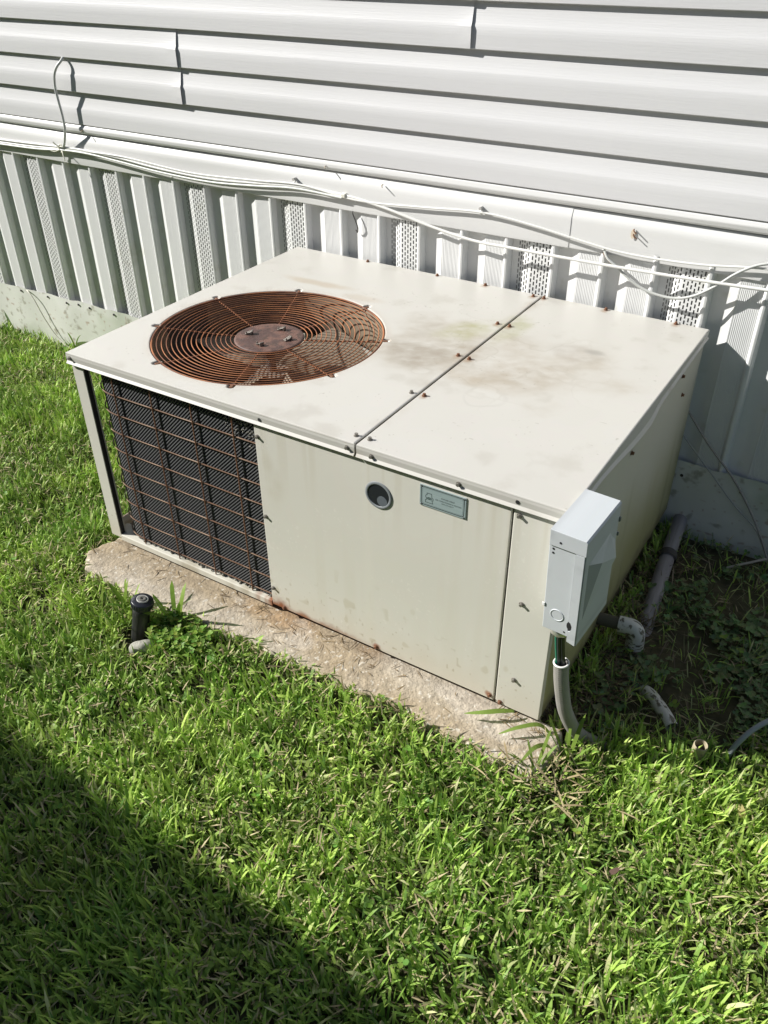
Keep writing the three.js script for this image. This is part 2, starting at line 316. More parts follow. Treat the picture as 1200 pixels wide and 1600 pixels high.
// ---------------------------------------------------------------- paint maps
const PB = [0.595, 0.578, 0.515];
const topMap = tex(1400, 1024, 1.31, 0.96, (u, v) => {
  const x = u - 0.01, z = -(v - 0.012);
  let c = mix3([0.525, 0.512, 0.474], [0.495, 0.481, 0.442], fbm(x * 5, z * 5, 4));
  const blob = (cx, cz, rx, rz, e = 0.3) => { const w = fbm(x * 9 + cx * 7, z * 9 + cz * 3, 4) - 0.5; return sst(1, e, Math.hypot((x - cx) / rx, (z - cz) / rz) + w * 1.35); };
  const st = clamp(0.25 + 1.1 * (fbm(x * 34 + z * 20, z * 40 - x * 9, 5) - 0.18) * (0.6 + 0.8 * fbm(x * 7, z * 7, 3)));
  c = mix3(c, [0.335, 0.295, 0.235], blob(0.77, -0.49, 0.22, 0.26, 0.1) * 0.95 * st);
  c = mix3(c, [0.285, 0.250, 0.205], blob(0.75, -0.43, 0.10, 0.10) * 0.75 * st);
  c = mix3(c, [0.336, 0.328, 0.176], blob(0.785, -0.62, 0.10, 0.13) * 0.9 * st);
  c = mix3(c, [0.320, 0.320, 0.160], blob(0.86, -0.70, 0.05, 0.12) * 0.6 * st);
  c = mix3(c, [0.380, 0.338, 0.275], blob(1.0, -0.50, 0.25, 0.19, 0.2) * 0.95 * st);
  c = mix3(c, [0.300, 0.265, 0.222], blob(1.06, -0.63, 0.10, 0.05) * 0.55 * st);
  c = mix3(c, [0.288, 0.276, 0.252], blob(1.10, -0.655, 0.035, 0.02) * 0.6);
  c = mix3(c, [0.400, 0.336, 0.256], blob(0.95, -0.36, 0.15, 0.05) * 0.35 * st);
  c = mix3(c, [0.400, 0.336, 0.248], blob(0.24, -0.70, 0.16, 0.028) * 0.6);
  c = mix3(c, [0.416, 0.352, 0.272], blob(0.40, -0.665, 0.10, 0.03) * 0.45);
  const wet = fbm(x * 4.6 + 2, z * 5.2 + 1, 4), zone = sst(0.36, 0.12, Math.hypot((x - 0.88) / 1.1, z + 0.52));
  c = mix3(c, [0.33, 0.30, 0.245], (sst(0.014, 0.0, Math.abs(wet - 0.50)) * 0.30 + sst(0.50, 0.515, wet) * 0.10) * zone);
  for (const [sx, sz] of [[0.8228, -0.4688], [0.854, -0.4654], [0.819, -0.6935], [0.8525, -0.6943], [0.819, -0.921], [0.85, -0.922], [0.856, -0.2459], [0.667, -0.93], [1.025, -0.929], [1.212, -0.929]]) c = mix3(c, [0.27, 0.165, 0.085], sst(0.020, 0.003, Math.hypot((x - sx) * 1.3, z - sz - 0.004) + 0.012 * (fbm(x * 120, z * 120, 2) - 0.5)) * 0.55);
  const fr = Math.hypot(x - 0.3455, z + 0.344); c = mix3(c, [0.368, 0.272, 0.176], sst(0.325, 0.295, fr) * 0.28 * fbm(x * 18, z * 18, 3));
  const rg = Math.hypot(x - 0.97, z + 0.31); c = mix3(c, [0.416, 0.400, 0.368], sst(0.006, 0.001, Math.abs(rg - 0.047 + 0.004 * Math.sin(x * 90))) * 0.55 * fbm(x * 40, z * 40, 2));
  c = mix3(c, [0.360, 0.336, 0.288], sst(0.62, 0.85, fbm(x * 13 + 4, z * 13, 5)) * 0.35);
  c = mix3(c, [0.240, 0.216, 0.176], sst(0.90, 0.97, vn(x * 150, z * 150)) * 0.45 * sst(0.5, 0.6, fbm(x * 7, z * 7, 2)));
  c = mix3(c, [0.264, 0.192, 0.120], sst(0.03, 0.0, Math.abs(x - 0.84)) * 0.25 * sst(0.4, 0.7, fbm(x * 10, z * 14, 3)));
  return c;
});
const frontMap = tex(1400, 640, 1.31, 0.60, (u, v) => {
  const x = u - 0.01, y = v - 0.02;
  let c = mix3([0.60, 0.586, 0.525], [0.57, 0.555, 0.492], fbm(x * 4, y * 4, 4));
  const streak = fbm(x * 26, y * 1.4, 3); c = mix3(c, [0.50, 0.465, 0.365], sst(0.52, 0.75, streak) * 0.16);
  c = mix3(c, [0.64, 0.62, 0.54], sst(0.02, 0.0, Math.abs(x - 0.855 - 0.01 * fbm(y * 6, 2, 2))) * 0.2);
  c = mix3(c, [0.47, 0.42, 0.31], sst(0.10, 0.0, y + 0.06 * (fbm(x * 16, y * 9, 3) - 0.5)) * 0.35);
  const rust = sst(0.022, 0.004, y + 0.022 * (fbm(x * 30, y * 30, 3) - 0.45)) * sst(1.02, 0.70, x + 0.2 * (fbm(x * 14, 3, 2) - 0.5)) * sst(0.40, 0.56, x);
  c = mix3(c, [0.23, 0.085, 0.035], rust * 0.95); 
  const rust2 = sst(0.036, 0.0, Math.hypot((x - 0.60) * 0.8, y - 0.006) + 0.02 * (fbm(x * 60, y * 60, 3) - 0.5)); c = mix3(c, [0.22, 0.075, 0.03], rust2 * 0.95);
  for (const [a, b, r] of [[0.88, 0.013, 0.014], [1.172, 0.017, 0.012], [1.2, 0.006, 0.008]]) c = mix3(c, [0.25, 0.09, 0.04], sst(r, 0.2 * r, Math.hypot(x - a, y - b) + 0.008 * (fbm(x * 90, y * 90, 2) - 0.5)) * 0.8);
  c = mix3(c, [0.44, 0.40, 0.30], sst(0.86, 0.95, vn(x * 44 + 3, y * 36)) * 0.5 * sst(0.25, 0.08, y));
  c = mix3(c, [0.42, 0.38, 0.28], sst(0.035, 0.01, Math.hypot((x - 0.613), (y - 0.37) * 0.45)) * 0.3 * fbm(x * 40, y * 40, 2));
  c = mix3(c, [0.42, 0.38, 0.28], sst(0.022, 0.005, Math.hypot((x - 0.60), (y - 0.43) * 0.6)) * 0.22);
  c = mix3(c, [0.70, 0.68, 0.62], sst(0.80, 0.92, vn(x * 210, y * 170)) * 0.30 * sst(0.5, 0.65, fbm(x * 9, y * 9 + 5, 3)));
  c = mix3(c, [0.32, 0.27, 0.17], sst(0.84, 0.95, vn(x * 120 + 7, y * 95)) * 0.6 * sst(0.16, 0.02, y + 0.08 * (fbm(x * 12, y * 6, 2) - 0.5)));
  c = mix3(c, [0.43, 0.39, 0.29], sst(0.55, 0.8, fbm(x * 60, y * 2.2 + 3, 3)) * 0.22 * sst(0.30, 0.52, y));
  c = mix3(c, [0.40, 0.33, 0.22], sst(0.010, 0.0, Math.abs(x - 1.183)) * 0.4 * fbm(x * 30, y * 24, 3));
  return c;
});
const sideMap = tex(1024, 640, 0.96, 0.60, (u, v) => {
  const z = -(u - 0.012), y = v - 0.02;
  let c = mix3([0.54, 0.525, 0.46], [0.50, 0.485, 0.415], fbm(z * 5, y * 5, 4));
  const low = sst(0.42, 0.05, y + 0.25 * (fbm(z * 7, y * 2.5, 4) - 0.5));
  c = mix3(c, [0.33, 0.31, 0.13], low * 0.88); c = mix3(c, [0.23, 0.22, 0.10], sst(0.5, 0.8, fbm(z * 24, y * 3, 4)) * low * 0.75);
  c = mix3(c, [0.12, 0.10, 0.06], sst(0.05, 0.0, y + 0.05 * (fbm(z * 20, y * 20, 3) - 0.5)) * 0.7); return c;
});
const paintBump = gtex(512, 512, 0.4, 0.4, (x, y) => 0.8 * fbm(x * 10, y * 10, 2) + 0.05 * fbm(x * 160, y * 160, 2)); paintBump.repeat.set(1, 1);
const topM = std([1, 1, 1], 0.42, { map: topMap, bumpMap: paintBump, bumpScale: 0.0011 });
const frontM = std([1, 1, 1], 0.45, { map: frontMap, bumpMap: paintBump, bumpScale: 0.0016 });
const sideM = std([1, 1, 1], 0.5, { map: sideMap });
const plainM = std(PB, 0.48);
const rustMap = tex(512, 512, 1, 1, (x, y) => { const n = fbm(x * 20, y * 20, 4), m = vn(x * 110, y * 110); return mix3(mix3([0.35, 0.135, 0.055], [0.17, 0.065, 0.034], sst(0.38, 0.62, n)), [0.36, 0.165, 0.07], sst(0.6, 0.9, m) * 0.5); }, true);
const rustM = std([1, 1, 1], 0.85, { map: rustMap });
const wireM = std([1, 1, 1], 0.8, { map: tex(256, 64, 1, 0.25, (x, y) => mix3([0.13, 0.066, 0.036], [0.28, 0.20, 0.145], sst(0.45, 0.75, fbm(x * 30, y * 30, 3))), true) });
const zinc = std([0.50, 0.50, 0.48], 0.35, { metalness: 0.7 });
const rustyScrew = std([0.16, 0.072, 0.036], 0.75);
const dark = std([0.014, 0.014, 0.015], 0.7);
const top = g => uvp(g, 'x', 'z', -0.01, 0.012, 1.31, -0.96), front = g => uvp(g, 'x', 'y', -0.01, -0.02, 1.31, 0.60), side = g => uvp(g, 'z', 'y', 0.012, -0.02, -0.96, 0.60);

// ---------------------------------------------------------------- the air conditioner
const ac = thing('air_conditioner', 'beige weathered packaged air conditioner with round rusty fan guard on a concrete slab', 'air conditioner');
const FX = 0.3455, FZ = -0.344, FR = 0.2965;
{
  const hole = new THREE.Path();
  for (let i = 720; i >= 0; i--) { const a = i / 720 * Math.PI * 2; let r = FR; for (let k = 0; k < 8; k++) { let d = a - THREE.MathUtils.degToRad(-157 + 45 * k); d = Math.atan2(Math.sin(d), Math.cos(d)); const w = d * 0.305 / 0.0105; if (Math.abs(w) < 1) r = Math.max(r, 0.3025 + 0.0115 * Math.sqrt(1 - w * w)); } hole[i === 720 ? 'moveTo' : 'lineTo'](FX + r * Math.cos(a), FZ + r * Math.sin(a)); }
  const sx = 0.8378, sx2 = 0.8428;
  const lidOutline = (a, b) => [[a, -D - 0.004], [b, -D - 0.004], [b, 0.006], [a, 0.006]];
  const lipProf = [[-0.002, H - 0.004], [0.0055, H - 0.003], [0.0064, H - 0.010], [0.0056, 0.5345], [0.0100, 0.5285], [0.0088, 0.5270], [0.0030, 0.5305], [0.0018, 0.536]];
  const lip = (a, b) => prism(lipProf, 'x', a, b);
  const backLip = (a, b) => box(a, b, 0.53, H - 0.004, -D - 0.005, -D - 0.002, 0.001);
  const tl = mesh('top_panel', join([top(prism(lidOutline(-0.008, sx), 'y', H - 0.006, H, 0.0025, [hole])), front(lip(-0.008, sx)), front(backLip(-0.008, sx)), front(box(-0.009, -0.0065, 0.53, H - 0.004, -D, 0.004, 0.001))]), topM, ac, 'left top panel with the fan opening');
  const sideLip = () => {      // the right hand edge, bent out of true along its length
    const ys = z => 0.528 - 0.018 * sst(-0.12, -0.42, z) * sst(-0.56, -0.46, z) - 0.004 * Math.sin(z * 9), n = 40;
    const outs = [[0.0012, 0], [0.0052, 0.0], [0.0052, 0.5], [0.0040, 0.75], [0.0085, 1], [0.0075, 1.05], [0.002, 0.9]];
    return sheet((i, j) => { const z = lerp(0.006, -D - 0.004, i / n), o = outs[j], yb = ys(z); return [W - 0.001 + o[0] + 0.003 * sst(-0.12, -0.4, z) * sst(-0.56, -0.46, z) * o[1], lerp(H - 0.003, yb, o[1]), z, z, 0]; }, n + 1, outs.length, 0.4);
  };
  mesh('top_panel', join([top(prism(lidOutline(sx2, W + 0.004), 'y', H - 0.0065, H - 0.0005, 0.0025)), front(lip(sx2, W + 0.003)), front(backLip(sx2, W + 0.004)), side(sideLip())]), topM, ac, 'right top panel with dark mildew stains');
  mesh('seam_channel', box(sx - 0.03, sx2 + 0.03, H - 0.030, H - 0.012, -D, 0.0, 0.002), std([0.22, 0.205, 0.17], 0.7), ac);
  // front panels
  mesh('access_panel', front(box(0.5700, 1.1845, 0.004, 0.5245, -0.018, 0.0, 0.0025)), frontM, ac, 'wide front access panel with rust along its lower edge');
  mesh('corner_panel', join([front(box(1.1880, W, 0.001, 0.5255, -0.018, -0.0005, 0.0025))]), frontM, ac);
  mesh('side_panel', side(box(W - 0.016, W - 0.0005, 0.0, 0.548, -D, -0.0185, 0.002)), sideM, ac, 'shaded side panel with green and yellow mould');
  mesh('rear_panel', box(0.0, W - 0.018, 0.0, 0.54, -D, -D + 0.006, 0.001), plainM, ac);
  mesh('back_post', box(0.0, 0.04, 0.0, 0.545, -D + 0.008, -D + 0.05, 0.002), plainM, ac);
  const post = mesh('corner_post', join([front(box(-0.002, 0.036, 0.004, 0.545, -0.0025, 0.0, 0.001)), front(box(-0.002, 0.0008, 0.004, 0.545, -0.035, -0.003, 0.0008)), front(box(0.0335, 0.036, 0.004, 0.545, -0.020, -0.003, 0.0008))]), frontM, ac);
  mesh('edge_seal', box(0.0362, 0.0382, 0.016, 0.53, -0.014, -0.0015, 0.0012), std([0.012, 0.012, 0.013], 0.6), ac);
  // base pan and rails
  const galvP = std([0.50, 0.51, 0.48], 0.5);
  const baseMap = tex(512, 64, 1.31, 0.1, (x, y) => mix3(mix3([0.56, 0.545, 0.47], [0.40, 0.37, 0.29], sst(0.4, 0.7, fbm(x * 20, y * 60, 4))), [0.24, 0.09, 0.04], sst(0.50, 0.57, x) * sst(0.3, 0.55, fbm(x * 60, y * 60, 3))));
  const baseM = std([1, 1, 1], 0.6, { map: baseMap });
  mesh('base_rail', join([front(box(0.036, 0.569, -0.003, 0.014, -0.004, 0.001, 0.001)), front(box(0.010, 0.569, 0.011, 0.0150, -0.05, -0.0005, 0.001)), box(-0.002, 0.0015, -0.003, 0.035, -0.9, -0.036, 0.001)]), baseM, ac, 'pale base rail under the coil, rusty at its right end');
  mesh('base_pan', box(0.012, W - 0.02, 0.0, 0.0105, -D + 0.01, -0.02, 0.001), std([0.16, 0.14, 0.11], 0.8), ac);
  mesh('skid', box(0.03, W - 0.03, -0.030, -0.0015, -0.12, -0.045, 0.002), std([0.03, 0.025, 0.02], 0.9), ac);
  mesh('skid', box(0.03, W - 0.03, -0.030, -0.0015, -D + 0.05, -D + 0.12, 0.002), std([0.03, 0.025, 0.02], 0.9), ac);
  mesh('divider_panel', box(0.715, 0.73, 0.012, 0.52, -D + 0.01, -0.02, 0.001), std([0.36, 0.31, 0.24], 0.75), ac);
  // rounded coil with its hail mesh and guard wires
  const path = (o, s) => {       // plan path at outward offset o, s in metres from the right end
    const R = 0.085, xr = 0.585, xl = 0.030, zf = -0.0215, L1 = xr - (xl + R), La = Math.PI / 2 * (R + o);
    if (s < L1) return [xr - s, zf + o];
    if (s < L1 + La) { const a = (s - L1) / (R + o); return [xl + R - (R + o) * Math.sin(a), zf - R + (R + o) * Math.cos(a)]; }
    return [xl - o, zf - R - (s - L1 - La)];
  };
  const LT = 1.27, cy0 = 0.0155, cy1 = 0.545;
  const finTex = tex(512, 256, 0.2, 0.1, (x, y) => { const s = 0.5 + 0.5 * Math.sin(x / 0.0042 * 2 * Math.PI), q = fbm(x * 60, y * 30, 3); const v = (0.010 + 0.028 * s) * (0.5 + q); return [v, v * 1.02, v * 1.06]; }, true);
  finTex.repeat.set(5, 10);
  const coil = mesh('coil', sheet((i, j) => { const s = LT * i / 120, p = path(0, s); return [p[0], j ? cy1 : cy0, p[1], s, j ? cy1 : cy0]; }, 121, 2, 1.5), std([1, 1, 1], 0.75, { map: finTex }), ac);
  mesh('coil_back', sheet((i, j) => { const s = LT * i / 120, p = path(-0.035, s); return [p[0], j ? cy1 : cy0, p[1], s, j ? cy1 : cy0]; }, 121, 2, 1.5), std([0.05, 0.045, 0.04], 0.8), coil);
  const strandGrey = std([0.125, 0.128, 0.132], 0.75), strandGrey2 = std([0.06, 0.061, 0.063], 0.8);  // two greys for the mesh, lighter and darker by strand direction
  const diag = (dir, o, r, y0, mat, nm) => {
    const gs = [], sp = 0.0092, slope = 1.0, hh = (cy1 - cy0);
    for (let s0 = -hh; s0 < LT; s0 += sp) {
      const pts = []; const n = 22;
      for (let i = 0; i <= n; i++) { const t = i / n, s = s0 + hh * t * slope; if (s < 0 || s > LT) continue; const p = path(o, s); pts.push([p[0], dir > 0 ? cy1 - hh * t : cy0 + hh * t, p[1]]); }
      if (pts.length < 2) continue;
      // flat expanded-metal strand: four sided
      const pos = [];
      const q = pts.map((p, i) => { const a = pts[Math.max(0, i - 1)], b = pts[Math.min(pts.length - 1, i + 1)]; const t = new THREE.Vector3(b[0] - a[0], b[1] - a[1], b[2] - a[2]).normalize(); const nrm = new THREE.Vector3(t.z, 0, -t.x).normalize(); if (nrm.z < 0 && Math.abs(nrm.z) > 0.3) nrm.negate(); const up = new THREE.Vector3().crossVectors(nrm, t).normalize(); return [V(p), nrm, up]; });
      const c = (k, a, b) => q[k][0].clone().addScaledVector(q[k][1], a * r).addScaledVector(q[k][2], b * r);
      for (let k = 0; k < q.length - 1; k++) for (const [a, b, a2, b2] of [[1, -1, 1, 1], [1, 1, -1, 1], [-1, -1, 1, -1]]) {
        const A = c(k, a, b), B = c(k, a2, b2), C = c(k + 1, a2, b2), E = c(k + 1, a, b);
        for (const v of [A, B, C, A, C, E]) pos.push(v.x, v.y, v.z);
      }
      const g = new THREE.BufferGeometry(); g.setAttribute('position', new THREE.Float32BufferAttribute(pos, 3)); g.setAttribute('uv', new THREE.Float32BufferAttribute(new Float32Array(pos.length / 3 * 2), 2)); g.computeVertexNormals(); gs.push(g);
    }
    const m = mesh(nm, join(gs), mat, coil); m.userData.kind = 'stuff';
  };
  diag(1, 0.0085, 0.00115, 0, strandGrey, 'hail_mesh'); diag(-1, 0.006, 0.0011, 0, strandGrey2, 'hail_mesh');
  const lineOf = (y, o) => { const pts = []; for (let i = 0; i <= 60; i++) { const p = path(o, 0.017 + (LT - 0.04) * i / 60); pts.push([p[0], y, p[1]]); } return tube(pts, 0.0017, 90, 6); };
  const guard = mesh('coil_guard', lineOf(0.522, 0.014), wireM, ac, 'rusty wire guard over the coil');
  for (const y of [0.466, 0.411, 0.356, 0.301, 0.246, 0.191, 0.137, 0.083, 0.030]) mesh('guard_wire_and_shadow', lineOf(y, 0.014), wireM, guard);
  for (const s of [0.082, 0.205, 0.332, 0.458, 0.74, 0.88, 1.02]) { const p = path(0.0165, s); mesh('guard_wire_and_shadow', rod([p[0], 0.016, p[1]], [p[0], 0.54, p[1]], 0.0017), rustyScrew, guard); const p2 = path(0.0105, s - 0.014); mesh('guard_wire_and_shadow', rod([p2[0], 0.016, p2[1]], [p2[0], 0.54, p2[1]], 0.0019), dark, guard); }  // the near-black rod beside each upright stands in for its cast shadow
  const g2 = []; for (let i = 0; i < 90; i++) { const s = rr(0.02, 0.62), p = path(0.006 + 0.008 * rnd(), s); const q = new THREE.IcosahedronGeometry(rr(0.0015, 0.004), 0); q.translate(p[0], 0.0155 + rr(0, 0.006), p[1]); g2.push(q); }
  for (let i = 0; i < 130; i++) { const s = rr(0.015, 0.11), p = path(0.010, s); const q = new THREE.IcosahedronGeometry(rr(0.0008, 0.0022), 0); q.translate(p[0], 0.52 - Math.abs(rr(0, 0.08)) * rnd(), p[1]); g2.push(q); }
  const lint = mesh('lint', join(g2), std([0.26, 0.25, 0.21], 0.95), coil); lint.userData.kind = 'stuff';

  // fan opening: shroud, motor, blades, guard
  const sh = new THREE.LatheGeometry([[FR + 0.001, H - 0.004], [FR - 0.004, H - 0.012], [FR - 0.006, H - 0.05], [FR - 0.003, H - 0.105], [FR + 0.01, H - 0.13]].map(p => new THREE.Vector2(...p)), 72); sh.translate(FX, 0, FZ);
  mesh('shroud', sh, std([0.20, 0.155, 0.105], 0.75), ac);
  const mo = new THREE.LatheGeometry([[0.0, 0.20], [0.068, 0.20], [0.074, 0.21], [0.074, 0.37], [0.066, 0.385], [0.012, 0.39], [0.012, 0.455], [0.0, 0.455]].map(p => new THREE.Vector2(...p)), 32); mo.translate(FX, 0.04, FZ);
  mesh('motor', mo, std([0.05, 0.045, 0.042], 0.6), ac);
  const hubG = new THREE.CylinderGeometry(0.045, 0.045, 0.02, 24); hubG.translate(FX, H - 0.115, FZ);
  const fan = mesh('fan', hubG, std([0.20, 0.17, 0.14], 0.6), ac);
  const bladeM = std([0.23, 0.19, 0.14], 0.7);
  for (let k = 0; k < 4; k++) {
    const a0 = k * Math.PI / 2 + 0.35, n = 10;
    mesh('fan_blade', sheet((i, j) => { const u = i / n, v = j / 8, r = lerp(0.04, 0.272, u), a = a0 + (v - 0.5) * lerp(1.2, 1.15, u) + 0.25 * u; return [FX + r * Math.cos(a), H - 0.125 - (v - 0.5) * lerp(0.05, 0.085, u) + 0.01 * Math.sin(v * 3.1), FZ + r * Math.sin(a), u, v]; }, n + 1, 9, 2), bladeM, fan);
  }
  const gyR = r => lerp(H - 0.0115, H - 0.003, sst(0.09, FR, r));
  const ringG = (r, t) => { const g = new THREE.TorusGeometry(r, t, 8, 120); g.rotateX(Math.PI / 2); const uv = g.attributes.uv; for (let i = 0; i < uv.count; i++) uv.setXY(i, Math.abs(uv.getX(i) - 0.5) * r * 4, uv.getY(i) * 0.02 + r * 7.3); g.translate(FX, gyR(r), FZ); return g; };
  const fg = mesh('fan_guard', ringG(0.2925, 0.0024), rustM, ac, 'round rusty wire guard over the fan');
  for (let k = 0; k < 16; k++) mesh('guard_ring', ringG(0.0975 + k * 0.01218, 0.00128), rustM, fg);
  const hp = new THREE.LatheGeometry([[0.0, -0.012], [0.05, -0.0112], [0.084, -0.011], [0.0885, -0.0125], [0.09, -0.0155], [0.086, -0.019], [0, -0.0195]].map(p => new THREE.Vector2(p[0], H + p[1])), 64); hp.translate(FX, 0, FZ);
  const hubMap = tex(256, 256, 0.2, 0.2, (x, y) => mix3(mix3([0.075, 0.040, 0.034], [0.15, 0.078, 0.058], sst(0.3, 0.7, fbm(x * 46, y * 46, 5))), [0.045, 0.028, 0.022], sst(0.55, 0.75, fbm(x * 90, y * 60, 3)) * 0.7));
  uvp(hp, 'x', 'z', FX - 0.1, FZ - 0.1, 0.2, 0.2);
  mesh('hub_plate', hp, std([1, 1, 1], 0.6, { map: hubMap }), fg, 'round dark rusty centre plate');
  for (let k = 0; k < 8; k++) {
    const a = THREE.MathUtils.degToRad(-157 + 45 * k), ca = Math.cos(a), sa = Math.sin(a), P3 = (r, dy) => [FX + r * ca, gyR(r) + dy, FZ + r * sa];
    mesh('guard_spoke', tube([P3(0.086, -0.0036), P3(0.15, -0.0034), P3(0.22, -0.0034), P3(0.297, -0.003)], 0.0019, 16, 6), rustM, fg);
    // pressed dimple that holds the end of each spoke
    const b = new THREE.SphereGeometry(1, 20, 10, 0, Math.PI * 2, Math.PI / 2, Math.PI / 2); b.scale(0.0125, 0.0085, 0.0108); b.rotateY(-a); b.translate(FX + 0.3018 * ca, H - 0.0008, FZ + 0.3018 * sa);
    mesh('clip_dimple', top(b), topM, ac);
    const c = new RoundedBoxGeometry(0.018, 0.004, 0.008, 2, 0.0015); c.rotateY(-a); c.translate(FX + 0.298 * ca, H - 0.0035, FZ + 0.298 * sa); mesh('clip', c, rustyScrew, fg);
  }
  for (const [dx, dz, ry] of [[-0.055, 0.012, 0.6], [0.0, -0.052, 0.2], [0.054, -0.008, 1.1], [0.012, 0.052, -0.3]]) {
    const g = join([new RoundedBoxGeometry(0.022, 0.0022, 0.013, 1, 0.0008).rotateZ(0.35).translate(0, 0.004, 0), new RoundedBoxGeometry(0.004, 0.010, 0.012, 1, 0.001).translate(0.008, 0.004, 0), new RoundedBoxGeometry(0.003, 0.009, 0.004, 1, 0.001).rotateZ(0.3).translate(-0.006, 0.003, 0.004)]);
    g.rotateY(ry); g.translate(FX + dx, H - 0.0105, FZ + dz); mesh('metal_tab', g, std([0.17, 0.15, 0.13], 0.45, { metalness: 0.5 }), fg);
  }
  // screws
  const sg = join([new THREE.CylinderGeometry(0.0062, 0.0066, 0.0016, 14).translate(0, 0.0008, 0), new THREE.CylinderGeometry(0.0042, 0.0045, 0.0055, 6).translate(0, 0.0043, 0)]);
  sg.scale(0.86, 0.86, 0.86);
  const sgF = sg.clone().rotateX(Math.PI / 2), sgS = sg.clone().rotateZ(-Math.PI / 2);
  const screw = (g, p, m) => { const s = mesh('screw', g, m, ac); s.position.set(...p); };
  const zincD = std([0.24, 0.225, 0.20], 0.45, { metalness: 0.6 });
  for (const [x, y] of [[0.006, 0.543], [0.8208, 0.5417], [0.8791, 0.5389], [1.0747, 0.5396]]) screw(sgF, [x, y, 0.0056], zincD);
  for (const [x, y] of [[0.5790, 0.4915], [0.5790, 0.2779], [0.5790, 0.0609], [1.2000, 0.5090], [1.2237, 0.3029], [1.2260, 0.0917]]) screw(sgF, [x, y, 0.0], zincD);
  for (const [x, y] of [[0.6078, 0.010], [0.8791, 0.0128], [1.1742, 0.0165], [1.2000, 0.0085]]) screw(sgF, [x, y, 0.0], rustyScrew);
  for (const [x, y] of [[0.5945, 0.5406], [1.196, 0.5415]]) { const g = new THREE.CylinderGeometry(0.0042, 0.0042, 0.001, 14); g.rotateX(Math.PI / 2); const m = mesh('screw_hole', g, dark, ac); m.position.set(x, y, 0.0064); }
  let k = 0;
  for (const [x, z] of [[0.8250, -0.0218], [0.8570, -0.0231], [0.8250, -0.2434], [0.8560, -0.2459], [0.8228, -0.4688], [0.8540, -0.4654], [0.8190, -0.6935], [0.8525, -0.6943], [0.8190, -0.921], [0.8500, -0.922], [0.5105, -0.930], [0.6672, -0.930], [1.0251, -0.929], [1.2121, -0.929], [0.2673, -0.930]]) { screw(sg, [x, H, z], (k === 0 || k === 1 || k === 2) ? zincD : rustyScrew); k++; }
  for (const [y, z] of [[0.505, -0.745], [0.437, -0.786], [0.478, -0.378]]) screw(sgS, [W, y, z], rustyScrew);

  // recessed service port in the access panel
  const ring = new THREE.LatheGeometry([[0.0255, -0.016], [0.0258, 0.0006], [0.0272, 0.0022], [0.0310, 0.0018], [0.0328, 0.0003]].map(p => new THREE.Vector2(p[0], p[1])), 40); ring.rotateX(Math.PI / 2); ring.translate(0.8912, 0.4465, 0.0005);
  const prt = mesh('service_port', ring, std([0.20, 0.215, 0.225], 0.5), ac, 'round grey rubber grommet');
  const disc = new THREE.CircleGeometry(0.0258, 32); disc.translate(0.8912, 0.4465, 0.0012); mesh('port_opening', disc, std([0.010, 0.012, 0.016], 0.5), prt);
  const st = new THREE.CylinderGeometry(0.0125, 0.0125, 0.004, 24); st.rotateX(Math.PI / 2); st.translate(0.9005, 0.4345, -0.0002); mesh('service_valve', st, std([0.10, 0.115, 0.13], 0.6), prt);

  // name plate with its print
  const cv = document.createElement('canvas'); cv.width = 512; cv.height = 248; const cx = cv.getContext('2d');
  cx.fillStyle = '#8f9e9e'; cx.fillRect(0, 0, 512, 248);
  for (let i = 0; i < 248; i += 2) { cx.fillStyle = `rgba(${hsh(i, 1) > 0.5 ? '190,205,205' : '95,115,118'},${0.10 + 0.14 * hsh(i, 2)})`; cx.fillRect(0, i, 512, 1.4); }
  const frame = (o, c, lw, col) => { cx.strokeStyle = col; cx.lineWidth = lw; cx.beginPath(); cx.moveTo(o + c, o); cx.lineTo(512 - o - c, o); cx.lineTo(512 - o, o + c); cx.lineTo(512 - o, 248 - o - c); cx.lineTo(512 - o - c, 248 - o); cx.lineTo(o + c, 248 - o); cx.lineTo(o, 248 - o - c); cx.lineTo(o, o + c); cx.closePath(); cx.stroke(); };
  frame(17, 19, 8, '#0f1a1c'); frame(29, 17, 2.5, '#1c2a2c');
  cx.strokeStyle = '#14201f'; cx.lineWidth = 6; cx.fillStyle = '#14201f';
  cx.beginPath(); [[82, 84], [134, 84], [138, 130], [152, 134], [152, 158], [138, 160], [150, 196], [66, 196], [66, 168], [82, 158], [74, 140], [66, 128], [72, 108], [84, 104]].forEach(([a, b], i) => i ? cx.lineTo(a, b) : cx.moveTo(a, b)); cx.closePath(); cx.stroke();
  cx.beginPath(); cx.ellipse(110, 144, 30, 15, 0, 0, 7); cx.fill(); cx.fillStyle = '#93a9a9'; cx.font = 'bold 20px sans-serif'; cx.textAlign = 'center'; cx.fillText('CUTLER', 110, 151, 50);
  cx.fillStyle = '#162224'; cx.font = 'bold 25px sans-serif'; cx.fillText('CUTLER ORGE', 316, 106, 150); cx.font = 'bold 22px sans-serif'; cx.fillText('AIR CONDITIONING & HEATING', 322, 136, 290); cx.fillText('904-276-6817', 314, 164, 140);
  const pt = new THREE.CanvasTexture(cv); pt.colorSpace = THREE.SRGBColorSpace; pt.anisotropy = 8;
  const pg = new THREE.PlaneGeometry(0.1015, 0.0487);
  const plate = mesh('name_plate', box(0.9885, 1.0910, 0.4602, 0.5100, 0.0004, 0.0016, 0.0005), std([0.42, 0.48, 0.49], 0.4), ac, 'small engraved silver dealer plate');
  pg.translate(1.0397, 0.4851, 0.0021); mesh('plate_print', pg, std([1, 1, 1], 0.4, { map: pt }), plate);
